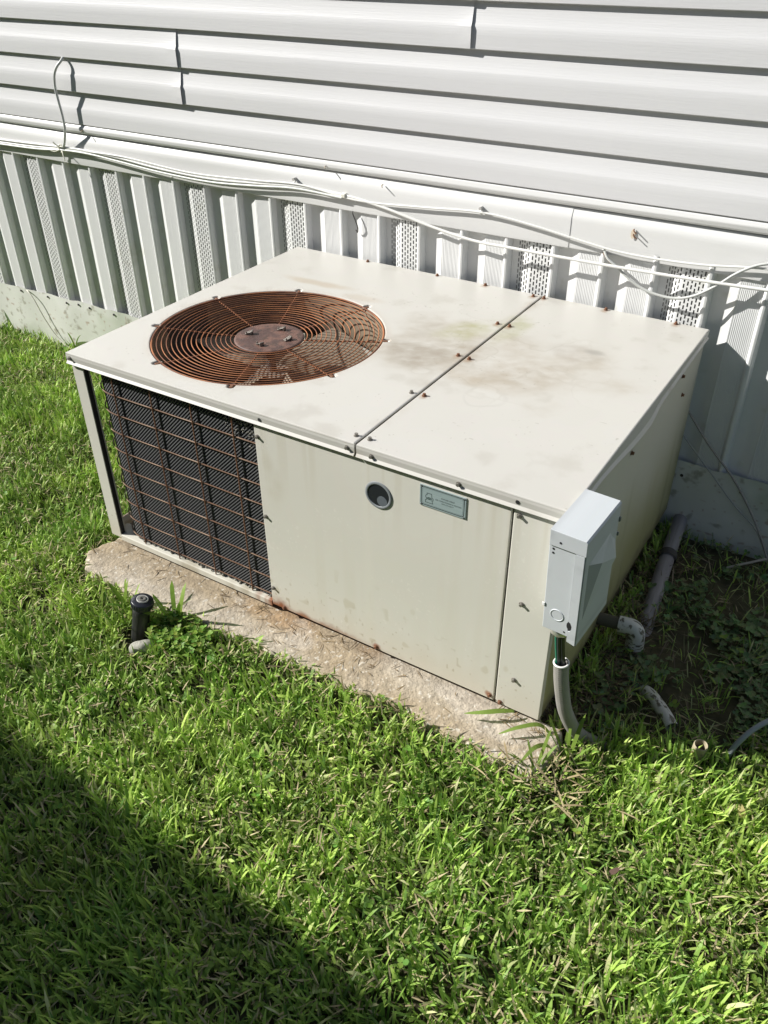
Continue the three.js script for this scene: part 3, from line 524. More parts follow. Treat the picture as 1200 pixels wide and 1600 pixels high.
  for (const [x, y] of [[0.9925, 0.5066], [1.0870, 0.5066], [0.9925, 0.4636], [1.0870, 0.4636]]) { const r = new THREE.SphereGeometry(0.0022, 10, 6); r.scale(1, 1, 0.5); r.translate(x, y, 0.0022); mesh('rivet', r, std([0.10, 0.11, 0.11], 0.4), plate); }
}

// ---------------------------------------------------------------- electrical disconnect box on the side
{
  const g = thing('disconnect_box', 'pale grey electrical disconnect box on the front right corner of the unit', 'disconnect box', [1.2907, 0.5578 - 0.2348, 0.0636]);
  g.rotation.order = 'YXZ'; g.rotation.set(0.048, -0.0667, 0.0167);
  const X = 0.0705, Y = 0.2348, Z = 0.1405;
  const cm = tex(256, 256, 0.3, 0.3, (x, y) => { const v = 0.94 + 0.08 * fbm(x * 20, y * 20, 4) - 0.10 * sst(0.62, 0.8, fbm(x * 16 + 5, y * 22, 4)); return [0.495 * v, 0.522 * v, 0.540 * v]; }, true); cm.repeat.set(3.3, 3.3);
  const M1 = std([1, 1, 1], 0.4, { map: cm });
  const U = q => uvp(q, 'x', 'y');
  mesh('body', U(box(0.0, 0.0512, 0.001, Y - 0.004, -Z + 0.004, -0.0030, 0.0015)), M1, g);
  const hood = prism([[0.001, Y - 0.033], [X, Y - 0.033], [X, Y - 0.003], [X - 0.003, Y], [0.001, Y + 0.001]], 'z', -Z, 0.0, 0.001);
  mesh('hood', U(join([hood])), M1, g);
  // door: a flanged sheet with a pressed pocket
  const xd = X - 0.003, d0 = -0.012, d1 = Y - 0.034;
  const flange = (() => { return prism([[0.0515, d0 + 0.004], [xd, d0], [xd, d1], [0.0515, d1], [0.0515, 0.0425], [0.0555, 0.040], [0.0585, 0.033], [0.0585, 0.026], [0.0555, 0.019], [0.0515, 0.017]], 'z', -0.0026, -0.0002, 0.0); })();
  const back = box(0.0515, xd, d0, d1, -Z + 0.002, -Z + 0.004, 0.0008);
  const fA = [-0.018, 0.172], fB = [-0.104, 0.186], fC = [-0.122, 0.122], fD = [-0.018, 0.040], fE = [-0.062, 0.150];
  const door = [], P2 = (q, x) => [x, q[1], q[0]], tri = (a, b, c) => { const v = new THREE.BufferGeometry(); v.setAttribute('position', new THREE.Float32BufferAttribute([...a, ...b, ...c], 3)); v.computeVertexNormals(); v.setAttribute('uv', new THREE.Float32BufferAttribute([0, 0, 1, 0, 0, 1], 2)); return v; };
  const face = prism([[-0.0022, d0], [-Z + 0.002, d0], [-Z + 0.002, d1], [-0.0022, d1]], 'x', xd, xd + 0.0022, 0, [new THREE.Path([fA, fB, fC, fD].map(q => new THREE.Vector2(...q)))]);
  const eIn = xd + 0.010, xo = xd + 0.0021, cOut = xd + 0.013, dIn = xd + 0.002;
  door.push(face, tri(P2(fA, xo), P2(fB, xo), P2(fE, eIn)), tri(P2(fB, xo), P2(fC, cOut), P2(fE, eIn)), tri(P2(fE, eIn), P2(fC, cOut), P2(fD, dIn)), tri(P2(fB, xo), P2([-0.136, 0.15], xo), P2(fC, cOut)), tri(P2([-0.136, 0.15], xo), P2([-0.134, 0.09], xo), P2(fC, cOut)), tri(P2(fC, cOut), P2([-0.134, 0.09], xo), P2(fD, dIn)));
  mesh('door', U(join([...door, flange, back])), M1, g, 'pressed door with a hollow finger pull');
  mesh('finger_pull_shade', U(tri(P2(fA, xo), P2(fE, eIn), P2(fD, dIn))), std([0.26, 0.28, 0.285], 0.7), g, 'finger pull face with its shade painted in as darker grey');  // facet greyed below the door colour to stand for shade
  const kn = mesh('knockout', U(new THREE.TorusGeometry(0.0125, 0.0014, 8, 36).translate(0.0270, 0.044, -0.0030)), M1, g);
  mesh('knockout_disc', new THREE.CylinderGeometry(0.0105, 0.0105, 0.0012, 30).rotateX(Math.PI / 2).translate(0.0270, 0.044, -0.0031), M1, kn);
  const hol = (x, y, z, r = 0.0022) => mesh('screw_hole', new THREE.CylinderGeometry(r, r, 0.0012, 12).rotateX(Math.PI / 2).translate(x, y, z), dark, g);
  hol(0.022, Y - 0.021, 0.0); hol(0.0085, Y - 0.041, -0.0030); hol(0.0085, Y - 0.050, -0.0030); hol(0.0440, 0.010, -0.0030, 0.0018);
  mesh('latch_opening', new THREE.SphereGeometry(0.0105, 16, 10).scale(0.62, 1.15, 0.15).translate(0.0522, 0.030, -0.0040), dark, g);
  mesh('hinge_tab', box(X - 0.012, X + 0.002, Y - 0.046, Y - 0.036, -Z - 0.004, -Z + 0.001, 0.001), std([0.12, 0.14, 0.13], 0.5), g);
  mesh('hinge_tab', box(X - 0.012, X + 0.002, Y - 0.078, Y - 0.070, -Z - 0.003, -Z + 0.001, 0.001), std([0.12, 0.14, 0.13], 0.5), g);
  mesh('mounting_ear', box(-0.0035, 0.002, 0.056, 0.064, -0.003, -0.001, 0.001), std([0.75, 0.75, 0.74], 0.5), g);
}
// flexible conduit with bare wires showing below the box
{
  const g = thing('flexible_conduit', 'grey flexible conduit with exposed black and green wires below the disconnect box', 'conduit', [1.35, -0.07, -0.02]);
  const off = p => [p[0] - 1.35, p[1] + 0.07, p[2] + 0.02];
  const pts = [[1.3262, 0.213, 0.020], [1.3300, 0.172, 0.018], [1.3354, 0.132, 0.014], [1.3435, 0.080, 0.006], [1.3530, 0.032, -0.010], [1.3640, -0.012, -0.030], [1.3790, -0.046, -0.050], [1.4000, -0.066, -0.066], [1.42, -0.085, -0.08]].map(off);
  const cu = new THREE.CatmullRomCurve3(pts.map(V), false, 'centripetal'), N = 300;
  const tg = new THREE.TubeGeometry(cu, N, 0.0150, 20, false), p = tg.attributes.position, fr = cu.computeFrenetFrames(N);
  for (let i = 0; i <= N; i++) { const c = cu.getPointAt(i / N), k = 1 + 0.022 * Math.sin(i / N * 2 * Math.PI * 62) + (i < 4 ? 0.03 : 0); for (let j = 0; j <= 20; j++) { const q = i * 21 + j; p.setXYZ(q, c.x + (p.getX(q) - c.x) * k, c.y + (p.getY(q) - c.y) * k, c.z + (p.getZ(q) - c.z) * k); } }
  tg.computeVertexNormals();
  const gm = tex(256, 256, 0.3, 0.3, (x, y) => { const v = 0.88 + 0.3 * fbm(x * 30, y * 14, 4) - 0.15; return [0.265 * v, 0.255 * v, 0.235 * v]; }, true);
  mesh('sleeve', tg, std([1, 1, 1], 0.6, { map: gm }), g);
  const d = cu.getTangentAt(0), e = new THREE.TorusGeometry(0.0142, 0.0022, 8, 28); e.lookAt(d); e.translate(...pts[0]); mesh('sleeve_rim', e, std([0.72, 0.71, 0.68], 0.5), g);
  const bk = std([0.010, 0.012, 0.013], 0.32);
  const wires = [[-0.0070, 0.004, std([0.01, 0.14, 0.085], 0.3), 0.0032], [-0.0015, 0.005, std([0.014, 0.02, 0.02], 0.3), 0.0040], [0.0055, 0.003, bk, 0.0044], [0.002, -0.004, bk, 0.0044]];
  for (const [dx, dz, m, r] of wires) mesh('wire', tube([[1.3160 + dx, 0.318, 0.026 + dz], [1.3185 + dx, 0.270, 0.022 + dz], [1.3235 + dx, 0.225, 0.019 + dz], [1.329 + dx, 0.175, 0.017 + dz]].map(off), r, 20, 10), m, g);
  const nut = new THREE.LatheGeometry([[0.0125, 0], [0.0195, 0], [0.0205, 0.004], [0.0205, 0.013], [0.0175, 0.015], [0.0165, 0.026], [0.011, 0.027]].map(q => new THREE.Vector2(...q)), 8); nut.rotateZ(0.05); nut.rotateX(-0.03); nut.translate(...off([1.3165, 0.296, 0.026]));
  mesh('connector_nut', nut, std([0.60, 0.60, 0.58], 0.3, { metalness: 0.75 }), g);
}

// ---------------------------------------------------------------- pipes and bits on the shaded side
{
  const g = thing('drain_pipe', 'long grey plastic pipe running from the wall beside the shaded side of the unit', 'pipe', [1.36, -0.09, -0.70]);
  const off = p => [p[0] - 1.36, p[1] + 0.09, p[2] + 0.70];
  const m = std([0.27, 0.26, 0.27], 0.6, { map: tex(256, 128, 0.5, 0.25, (x, y) => { const v = 0.7 + 0.5 * fbm(x * 24, y * 50, 4); return [v, v * 0.97, v * 0.95]; }, true) });
  mesh('pipe', tube([[1.331, -0.028, -0.965], [1.340, -0.032, -0.87], [1.350, -0.038, -0.77], [1.366, -0.050, -0.62], [1.378, -0.068, -0.51], [1.386, -0.105, -0.44]].map(off), 0.0205, 60, 18), m, g);
  mesh('coupling', tube([[1.3495, -0.037, -0.778], [1.3525, -0.039, -0.752]].map(off), 0.0245, 4, 18), std([0.06, 0.055, 0.052], 0.7), g);
}
const dirtyWhite = std([1, 1, 1], 0.6, { map: tex(256, 256, 0.12, 0.12, (x, y) => mix3(mix3([0.60, 0.60, 0.57], [0.46, 0.45, 0.39], fbm(x * 40, y * 40, 3)), [0.07, 0.06, 0.03], sst(0.47, 0.64, fbm(x * 90 + 2, y * 90, 4)) * 0.9), true) });
{
  const g = thing('pipe_elbow', 'dirty white plastic pipe elbow coming out of the shaded side of the unit', 'pipe', [1.37, -0.09, -0.372]);
  const mUnder = std([0.085, 0.08, 0.055], 0.8);
  mesh('stub_pipe', tube([[-0.082, 0.105, 0.008], [-0.035, 0.108, 0.004], [-0.005, 0.108, 0]], 0.0155, 12, 16), mUnder, g);
  mesh('elbow', tube([[-0.030, 0.108, 0.003], [-0.012, 0.109, 0.001], [0.006, 0.105, -0.001], [0.014, 0.090, -0.002], [0.015, 0.068, -0.002], [0.015, 0.052, -0.002]], 0.0205, 40, 18), dirtyWhite, g);
  mesh('collar', tube([[0.0150, 0.074, -0.002], [0.015, 0.050, -0.002]], 0.0225, 4, 18), dirtyWhite, g);
  mesh('riser', rod([0.015, 0.056, -0.002], [0.015, -0.02, -0.002], 0.0165, 16), mUnder, g);
}
single('broken_pipe', tube([[1.436, -0.082, -0.292], [1.466, -0.056, -0.256], [1.498, -0.044, -0.218], [1.522, -0.040, -0.190], [1.536, -0.042, -0.174]], 0.0150, 30, 14), dirtyWhite, 'broken piece of white plastic pipe lying in the shaded clover', 'pipe');
{
  const g = thing('pipe_stub', 'short open tan pipe stub standing where shade meets sunlit grass', 'pipe', [1.600, -0.076, -0.138]);
  const s = new THREE.LatheGeometry([[0.0118, 0.0], [0.0120, 0.062], [0.0128, 0.0645], [0.0142, 0.064], [0.0150, 0.060], [0.0135, 0.02], [0.013, 0]].map(q => new THREE.Vector2(...q)), 24); s.rotateZ(-0.08); s.rotateX(0.1);
  mesh('sleeve', s, std([0.36, 0.31, 0.21], 0.7), g);
  const p = new THREE.CircleGeometry(0.0122, 20); p.rotateX(-Math.PI / 2); p.translate(0.003, 0.045, 0.004); mesh('plug', p, std([0.11, 0.085, 0.07], 0.9), g);
}
single('garden_hose', tube([[1.652, -0.12, -0.160], [1.657, -0.07, -0.166], [1.667, -0.025, -0.180], [1.688, 0.005, -0.212], [1.722, 0.018, -0.258], [1.79, 0.016, -0.34], [1.88, -0.03, -0.43], [1.95, -0.11, -0.50]], 0.0058, 60, 10), std([0.25, 0.28, 0.29], 0.5), 'thin grey hose arching out of the clover at the right', 'hose');

// ---------------------------------------------------------------- sprinkler and stone
{
  const g = thing('sprinkler_head', 'black pop-up sprinkler head standing in the grass in front of the slab', 'sprinkler', [0.300, -0.088, 0.216]);
  const up = new THREE.Vector3(0.024, 0.145, -0.022).normalize(); g.quaternion.setFromUnitVectors(new THREE.Vector3(0, 1, 0), up);
  const L = a => new THREE.LatheGeometry(a.map(q => new THREE.Vector2(...q)), 36);
  const bm = std([1, 1, 1], 0.55, { map: tex(256, 256, 0.3, 0.3, (x, y) => mix3([0.014, 0.015, 0.015], [0.06, 0.062, 0.045], sst(0.45, 0.8, fbm(x * 30, y * 22, 4))), true) });
  mesh('body', L([[0.0, -0.03], [0.0205, -0.03], [0.0215, 0.10], [0.0225, 0.128], [0, 0.128]]), bm, g);
  const cap = mesh('cap', L([[0.0215, 0.121], [0.0262, 0.122], [0.0275, 0.126], [0.0275, 0.137], [0.0258, 0.1412], [0.0150, 0.1425], [0.0, 0.1425]]), std([0.020, 0.022, 0.030], 0.35), g);
  const rib = []; for (let k = 0; k < 28; k++) { const a = k / 28 * Math.PI * 2; rib.push(new THREE.BoxGeometry(0.0012, 0.010, 0.0012).translate(0.0277 * Math.cos(a), 0.131, 0.0277 * Math.sin(a))); }
  const ribs = mesh('grip_ribs', join(rib), std([0.022, 0.024, 0.03], 0.4), cap); ribs.userData.kind = 'stuff';
  mesh('nozzle', L([[0.0145, 0.1425], [0.0145, 0.1450], [0.0125, 0.1455], [0.0110, 0.1440], [0.0, 0.1440]]), std([0.40, 0.40, 0.37], 0.5), g);
  mesh('nozzle_core', L([[0.0098, 0.1440], [0.0098, 0.1464], [0.0045, 0.1468], [0.0036, 0.1448], [0, 0.1448]]), std([0.15, 0.145, 0.13], 0.5), g);
}
{
  const s = new THREE.IcosahedronGeometry(1, 5), p = s.attributes.position;
  for (let i = 0; i < p.count; i++) { const v = new THREE.Vector3().fromBufferAttribute(p, i), k = 1 + 0.12 * (fbm(v.x * 2 + 5, v.y * 2 + v.z * 2, 3) - 0.5) * 2; p.setXYZ(i, v.x * k * 0.034, v.y * k * 0.020, v.z * k * 0.018); }
  const q = mergeVertices((s.deleteAttribute('uv'), s.deleteAttribute('normal'), s)); q.computeVertexNormals(); q.rotateY(0.75);
  const bm = gtex(128, 128, 1, 1, (x, y) => fbm(x * 12, y * 12, 4));
  uvp(q, 'x', 'z', 0, 0, 0.1, 0.1);
  const m = single('stone', q, std([0.34, 0.33, 0.28], 0.85, { bumpMap: bm, bumpScale: 0.002 }), 'smooth pale grey stone half hidden in grass beside the sprinkler', 'stone'); m.position.set(0.350, -0.056, 0.246);
}

// ---------------------------------------------------------------- cables on the wall
const cab = std([0.68, 0.68, 0.65], 0.45), cab2 = std([0.66, 0.68, 0.64], 0.45), cabG = std([0.45, 0.46, 0.44], 0.5);
const wallPt = ([x, y, z]) => [x * 0.9908 + 0.0153, y * 0.9908 + 0.0130, z], wtube = (pts, ...a) => tube(pts.map(wallPt), ...a);
const zc = ZW + 0.0070;
single('wall_cable', wtube([[-3.6, 0.70, zc], [-2.4, 0.722, zc], [-1.442, 0.731, zc], [-1.292, 0.734, zc], [-1.083, 0.741, zc + 0.004], [-0.942, 0.741, zc + 0.002], [-0.798, 0.734, zc], [-0.601, 0.720, zc], [-0.37, 0.715, zc], [-0.179, 0.725, zc], [-0.012, 0.736, zc], [0.168, 0.732, zc + 0.001], [0.305, 0.716, zc + 0.003], [0.480, 0.684, zc + 0.006], [0.612, 0.668, zc + 0.010], [0.730, 0.668, zc + 0.015], [0.917, 0.668, zc + 0.018], [1.091, 0.669, zc + 0.018], [1.253, 0.672, zc + 0.018], [1.405, 0.676, zc + 0.016], [1.9, 0.70, zc + 0.012], [2.8, 0.72, zc]], 0.0043, 260, 8), cab, 'thick white cable sagging across the skirting behind the unit', 'cable');
single('wall_cable', wtube([[-3.6, 0.69, zc + 0.0035], [-2.4, 0.712, zc + 0.0035], [-1.446, 0.722, zc + 0.0035], [-1.223, 0.727, zc + 0.0035], [-1.079, 0.735, zc + 0.0035], [-0.78, 0.741, zc + 0.0035], [-0.454, 0.7245, zc + 0.0035], [-0.178, 0.7340, zc + 0.0035], [0.0, 0.7430, zc + 0.0035], [0.215, 0.724, zc + 0.0035], [0.436, 0.7345, zc + 0.0035], [0.630, 0.747, zc + 0.0035], [0.776, 0.735, zc + 0.0035], [0.893, 0.719, zc + 0.0035], [1.014, 0.704, zc + 0.0035], [1.115, 0.701, zc + 0.0035], [1.243, 0.706, zc + 0.0035], [1.39, 0.722, zc + 0.0035], [1.9, 0.74, zc + 0.0035], [2.8, 0.74, zc + 0.0035]], 0.0030, 260, 8), cab, 'thin white cable clipped along the trim board above the thick cable', 'cable');
single('wall_cable', wtube([[-3.6, 0.68, zc + 0.0070], [-2.4, 0.705, zc + 0.0070], [-1.45, 0.716, zc + 0.0070], [-1.2, 0.722, zc + 0.0070], [-1.09, 0.731, zc + 0.0070], [-0.95, 0.733, zc + 0.0070], [-0.80, 0.7245, zc + 0.0070], [-0.60, 0.711, zc + 0.0070], [-0.37, 0.7065, zc + 0.0070], [-0.179, 0.718, zc + 0.0070], [-0.02, 0.7305, zc + 0.0070], [0.16, 0.7255, zc + 0.0070]], 0.0034, 160, 8), cab2, 'greenish white cable strand running lowest along the left trim board', 'cable');
single('loose_cable', wtube([[0.985, 0.700, ZW + 0.004], [1.000, 0.682, ZW + 0.012], [1.026, 0.667, zc + 0.008], [1.072, 0.637, zc + 0.010], [1.117, 0.619, zc + 0.012], [1.185, 0.613, zc + 0.014], [1.231, 0.626, zc + 0.015], [1.286, 0.665, zc + 0.016], [1.324, 0.701, zc + 0.014], [1.37, 0.729, zc + 0.008], [1.43, 0.742, zc + 0.004], [1.60, 0.745, zc + 0.003]], 0.0036, 110, 8), cabG, 'loose cable looping down in front of the slotted skirting', 'cable');
single('drop_cable', wtube([[-0.995, 1.040, ZW - 0.006], [-0.992, 1.028, ZW + 0.010], [-1.006, 1.010, ZW + 0.022], [-1.021, 0.985, ZW + 0.027], [-1.030, 0.945, ZW + 0.028], [-1.029, 0.900, ZW + 0.027], [-1.026, 0.860, ZW + 0.026], [-1.026, 0.815, ZW + 0.026], [-1.040, 0.780, ZW + 0.023], [-1.062, 0.752, ZW + 0.016], [-1.078, 0.738, ZW + 0.012]], 0.0046, 90, 8), std([0.56, 0.57, 0.55], 0.45), 'short grey cable dropping from the siding to the cable bundle', 'cable');
{
  const t = thing('cable_tie', 'knotted pale cord tying the cables together at the left', 'cable tie', wallPt([-1.085, 0.736, ZW + 0.013]));
  mesh('knot', new THREE.TorusKnotGeometry(0.010, 0.0030, 60, 6, 2, 3).scale(1, 0.9, 0.6), std([0.70, 0.69, 0.58], 0.7), t);
  mesh('loose_end', tube([[-0.005, 0.004, 0.003], [-0.012, 0.015, 0.012], [-0.016, 0.024, 0.018]], 0.0022, 10, 6), std([0.70, 0.69, 0.58], 0.7), t);
  mesh('loose_end', tube([[-0.006, -0.004, 0.002], [-0.03, -0.012, 0.010], [-0.046, -0.008, 0.014]], 0.0026, 10, 6), std([0.62, 0.61, 0.50], 0.7), t);
  mesh('loose_end', tube([[0.004, -0.005, 0.002], [0.02, -0.018, 0.014], [0.03, -0.034, 0.020]], 0.0022, 10, 6), std([0.62, 0.61, 0.50], 0.7), t);
}
function clip(x, y, label) {
  const t = thing('cable_clip', label, 'cable clip', wallPt([x, y, ZW + 0.001]));
  mesh('saddle', new THREE.TorusGeometry(0.0062, 0.0024, 8, 16, Math.PI).rotateY(Math.PI / 2).rotateX(Math.PI / 2).translate(0, -0.006, 0.002), cab, t);
  mesh('nail', new THREE.CylinderGeometry(0.0042, 0.0042, 0.016, 12).rotateX(Math.PI / 2).translate(0, 0.006, 0.007), std([0.42, 0.41, 0.39], 0.5), t);
}
clip(-0.021, 0.751, 'white nail-in cable clip on the trim board left of centre'); clip(0.624, 0.752, 'white nail-in cable clip on the trim board above the back edge of the unit');
{ const g = new RoundedBoxGeometry(0.016, 0.013, 0.014, 2, 0.003); g.translate(...wallPt([0.164, 0.732, zc + 0.002])); single('cable_joint', g, std([0.72, 0.71, 0.62], 0.5), 'small cream connector joining the cables at the trim board', 'connector'); }
{
  const t = thing('rusty_staple', 'rusty bent staple with a brown stain on the trim board at the right', 'staple', wallPt([1.054, 0.757, ZW + 0.001]));
  mesh('prong', tube([[0, 0.006, 0], [0.002, 0.004, 0.008], [0.010, -0.002, 0.010]], 0.0016, 8, 6), rustyScrew, t);
  mesh('prong', tube([[0, -0.006, 0], [0.003, -0.008, 0.008], [0.012, -0.014, 0.009]], 0.0016, 8, 6), rustyScrew, t);
  const st = new THREE.CircleGeometry(0.008, 20).scale(0.7, 1.5, 1).translate(-0.001, -0.006, 0.0012); mesh('stain', st, std([0.62, 0.54, 0.42], 0.6), t);
}
for (const [x, y, l] of [[0.097, 0.808, 'tiny nail in the half-round strip above the middle of the trim board'], [0.299, 0.779, 'tiny bent nail on the rolled edge of the trim board'], [-0.961, 0.808, 'tiny nail in the half-round strip beside the dropping cable']]) single('nail', wtube([[x, y, ZW + 0.002], [x + 0.003, y - 0.001, ZW + 0.014], [x + 0.007, y - 0.004, ZW + 0.017]], 0.0016, 8, 6), std([0.36, 0.30, 0.22], 0.6), l, 'nail');
{
  const m = std([0.05, 0.048, 0.045], 0.6);
  single('wire_hook', wtube([[0.186, 0.690, ZW - 0.014], [0.190, 0.684, ZW + 0.004], [0.200, 0.664, ZW + 0.006], [0.208, 0.640, ZW + 0.004], [0.203, 0.624, ZW + 0.000], [0.196, 0.630, ZW - 0.004]], 0.0018, 30, 6), m, 'thin dark wire hook hanging under the trim board', 'hook');
  single('hanger_strap', wtube([[0.976, 0.696, ZW - 0.012], [0.988, 0.688, ZW + 0.004], [1.006, 0.672, ZW + 0.006], [1.024, 0.664, ZW + 0.008]], 0.0030, 14, 6), std([0.15, 0.10, 0.07], 0.7), 'rusty brown strap holding the loose cable under the trim board', 'strap');
}
const wz = ZW + 0.010;
single('dangling_wire', wtube([[1.262, 0.335, wz], [1.290, 0.305, wz + 0.004], [1.358, 0.229, wz + 0.008], [1.446, 0.143, wz + 0.010], [1.515, 0.055, wz + 0.016], [1.565, -0.018, wz + 0.03], [1.61, -0.10, wz + 0.05]], 0.0030, 50, 6), std([0.30, 0.28, 0.26], 0.7), 'thicker of two wires slanting down the shaded skirting', 'wire');
single('dangling_wire', wtube([[1.262, 0.258, wz], [1.300, 0.222, wz + 0.006], [1.375, 0.152, wz + 0.010], [1.464, 0.068, wz + 0.014], [1.535, 0.012, wz + 0.018], [1.58, -0.05, wz + 0.03]], 0.0018, 50, 6), std([0.36, 0.36, 0.35], 0.6), 'thinner of two wires slanting down the shaded skirting', 'wire');
single('loose_stick', tube([[1.50, -0.06, -0.83], [1.545, -0.045, -0.86], [1.60, -0.038, -0.905], [1.66, -0.05, -0.93]], 0.0035, 20, 6), std([0.36, 0.33, 0.29], 0.8), 'pale dead stick lying on the shaded ground by the wall', 'stick');
single('dangling_wire', wtube([[-1.525, 0.112, ZW + 0.002], [-1.505, 0.115, ZW + 0.012], [-1.470, 0.088, ZW + 0.018], [-1.420, 0.008, ZW + 0.022], [-1.360, -0.058, ZW + 0.026], [-1.27, -0.10, ZW + 0.03]], 0.0026, 40, 6), std([0.62, 0.60, 0.52], 0.6), 'pale wire curving down the sunlit flashing at the left', 'wire');

// ---------------------------------------------------------------- grass
const GB = [];           // collected blades: position, colour
function blade(P, C, x, y, z, yaw, lean, len, wid, curl, col, n = 4, twist = 0) {
  const dx = Math.cos(yaw), dz = Math.sin(yaw), sx = -dz, sz = dx;
  let px = 0, py = 0, a = lean; const L = [], R = [];
  for (let i = 0; i <= n; i++) {
    const t = i / n, w = wid * 0.5 * (t < 0.15 ? 0.65 + 0.35 * t / 0.15 : t < 0.7 ? 1 : Math.sqrt(Math.max(0.06, 1 - Math.pow((t - 0.7) / 0.3, 2))) );
    const tw = twist * t, cw = Math.cos(tw), sw = Math.sin(tw);
    const bx = x + dx * px, by = y + py, bz = z + dz * px;
    const ox = sx * cw * w, oy = sw * w, oz = sz * cw * w;
    L.push([bx - ox, by - oy, bz - oz]); R.push([bx + ox, by + oy, bz + oz]);
    px += Math.sin(a) * len / n; py += Math.cos(a) * len / n; a += curl / n;
  }
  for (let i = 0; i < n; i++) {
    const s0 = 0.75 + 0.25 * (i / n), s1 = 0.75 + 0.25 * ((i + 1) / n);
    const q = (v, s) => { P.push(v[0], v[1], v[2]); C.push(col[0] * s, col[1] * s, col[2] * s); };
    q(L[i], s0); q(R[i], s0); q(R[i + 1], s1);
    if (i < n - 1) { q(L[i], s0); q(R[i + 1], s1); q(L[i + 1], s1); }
  }
}
const leafMat = new THREE.MeshPhysicalMaterial({ vertexColors: true, roughness: 0.5, transmission: 0.42, thickness: 0, side: THREE.DoubleSide, ior: 1.4, specularIntensity: 0.5 });
function leaves(P, C) {
  const g = new THREE.BufferGeometry(); g.setAttribute('position', new THREE.Float32BufferAttribute(P, 3)); g.setAttribute('color', new THREE.Float32BufferAttribute(C, 3)); g.computeVertexNormals(); return g;
}
const inBox = (x, z) => x > -0.005 && x < W + 0.002 && z < 0.0 && z > -D;
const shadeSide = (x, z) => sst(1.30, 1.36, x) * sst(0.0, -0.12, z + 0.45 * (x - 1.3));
function grassColor(x, z) {
  const n = fbm(x * 5 + 3, z * 5, 3), t = rnd();
  let c = mix3([0.28, 0.47, 0.085], [0.62, 0.80, 0.18], clamp(n * 0.9 + (t - 0.5) * 0.8));
  if (rnd() < 0.18) c = mix3(c, [0.78, 0.76, 0.42], rnd());
  if (rnd() < 0.20) c = mix3(c, [0.13, 0.27, 0.07], rnd() * 0.9);
  return c;
}
const inView = (x, z, m) => {      // inside the ground area round the yard, with a margin of m metres
  const left = (x + 1.81) * 0.607 - (z + 0.97) * 0.795, front = (z - 0.99) * 0.858 + (x - 0.77) * 0.514, right = (x - 1.55) * 0.975 - (z + 1.0) * 0.22;
  return left > -m && front < m && right < m + 0.05;
};
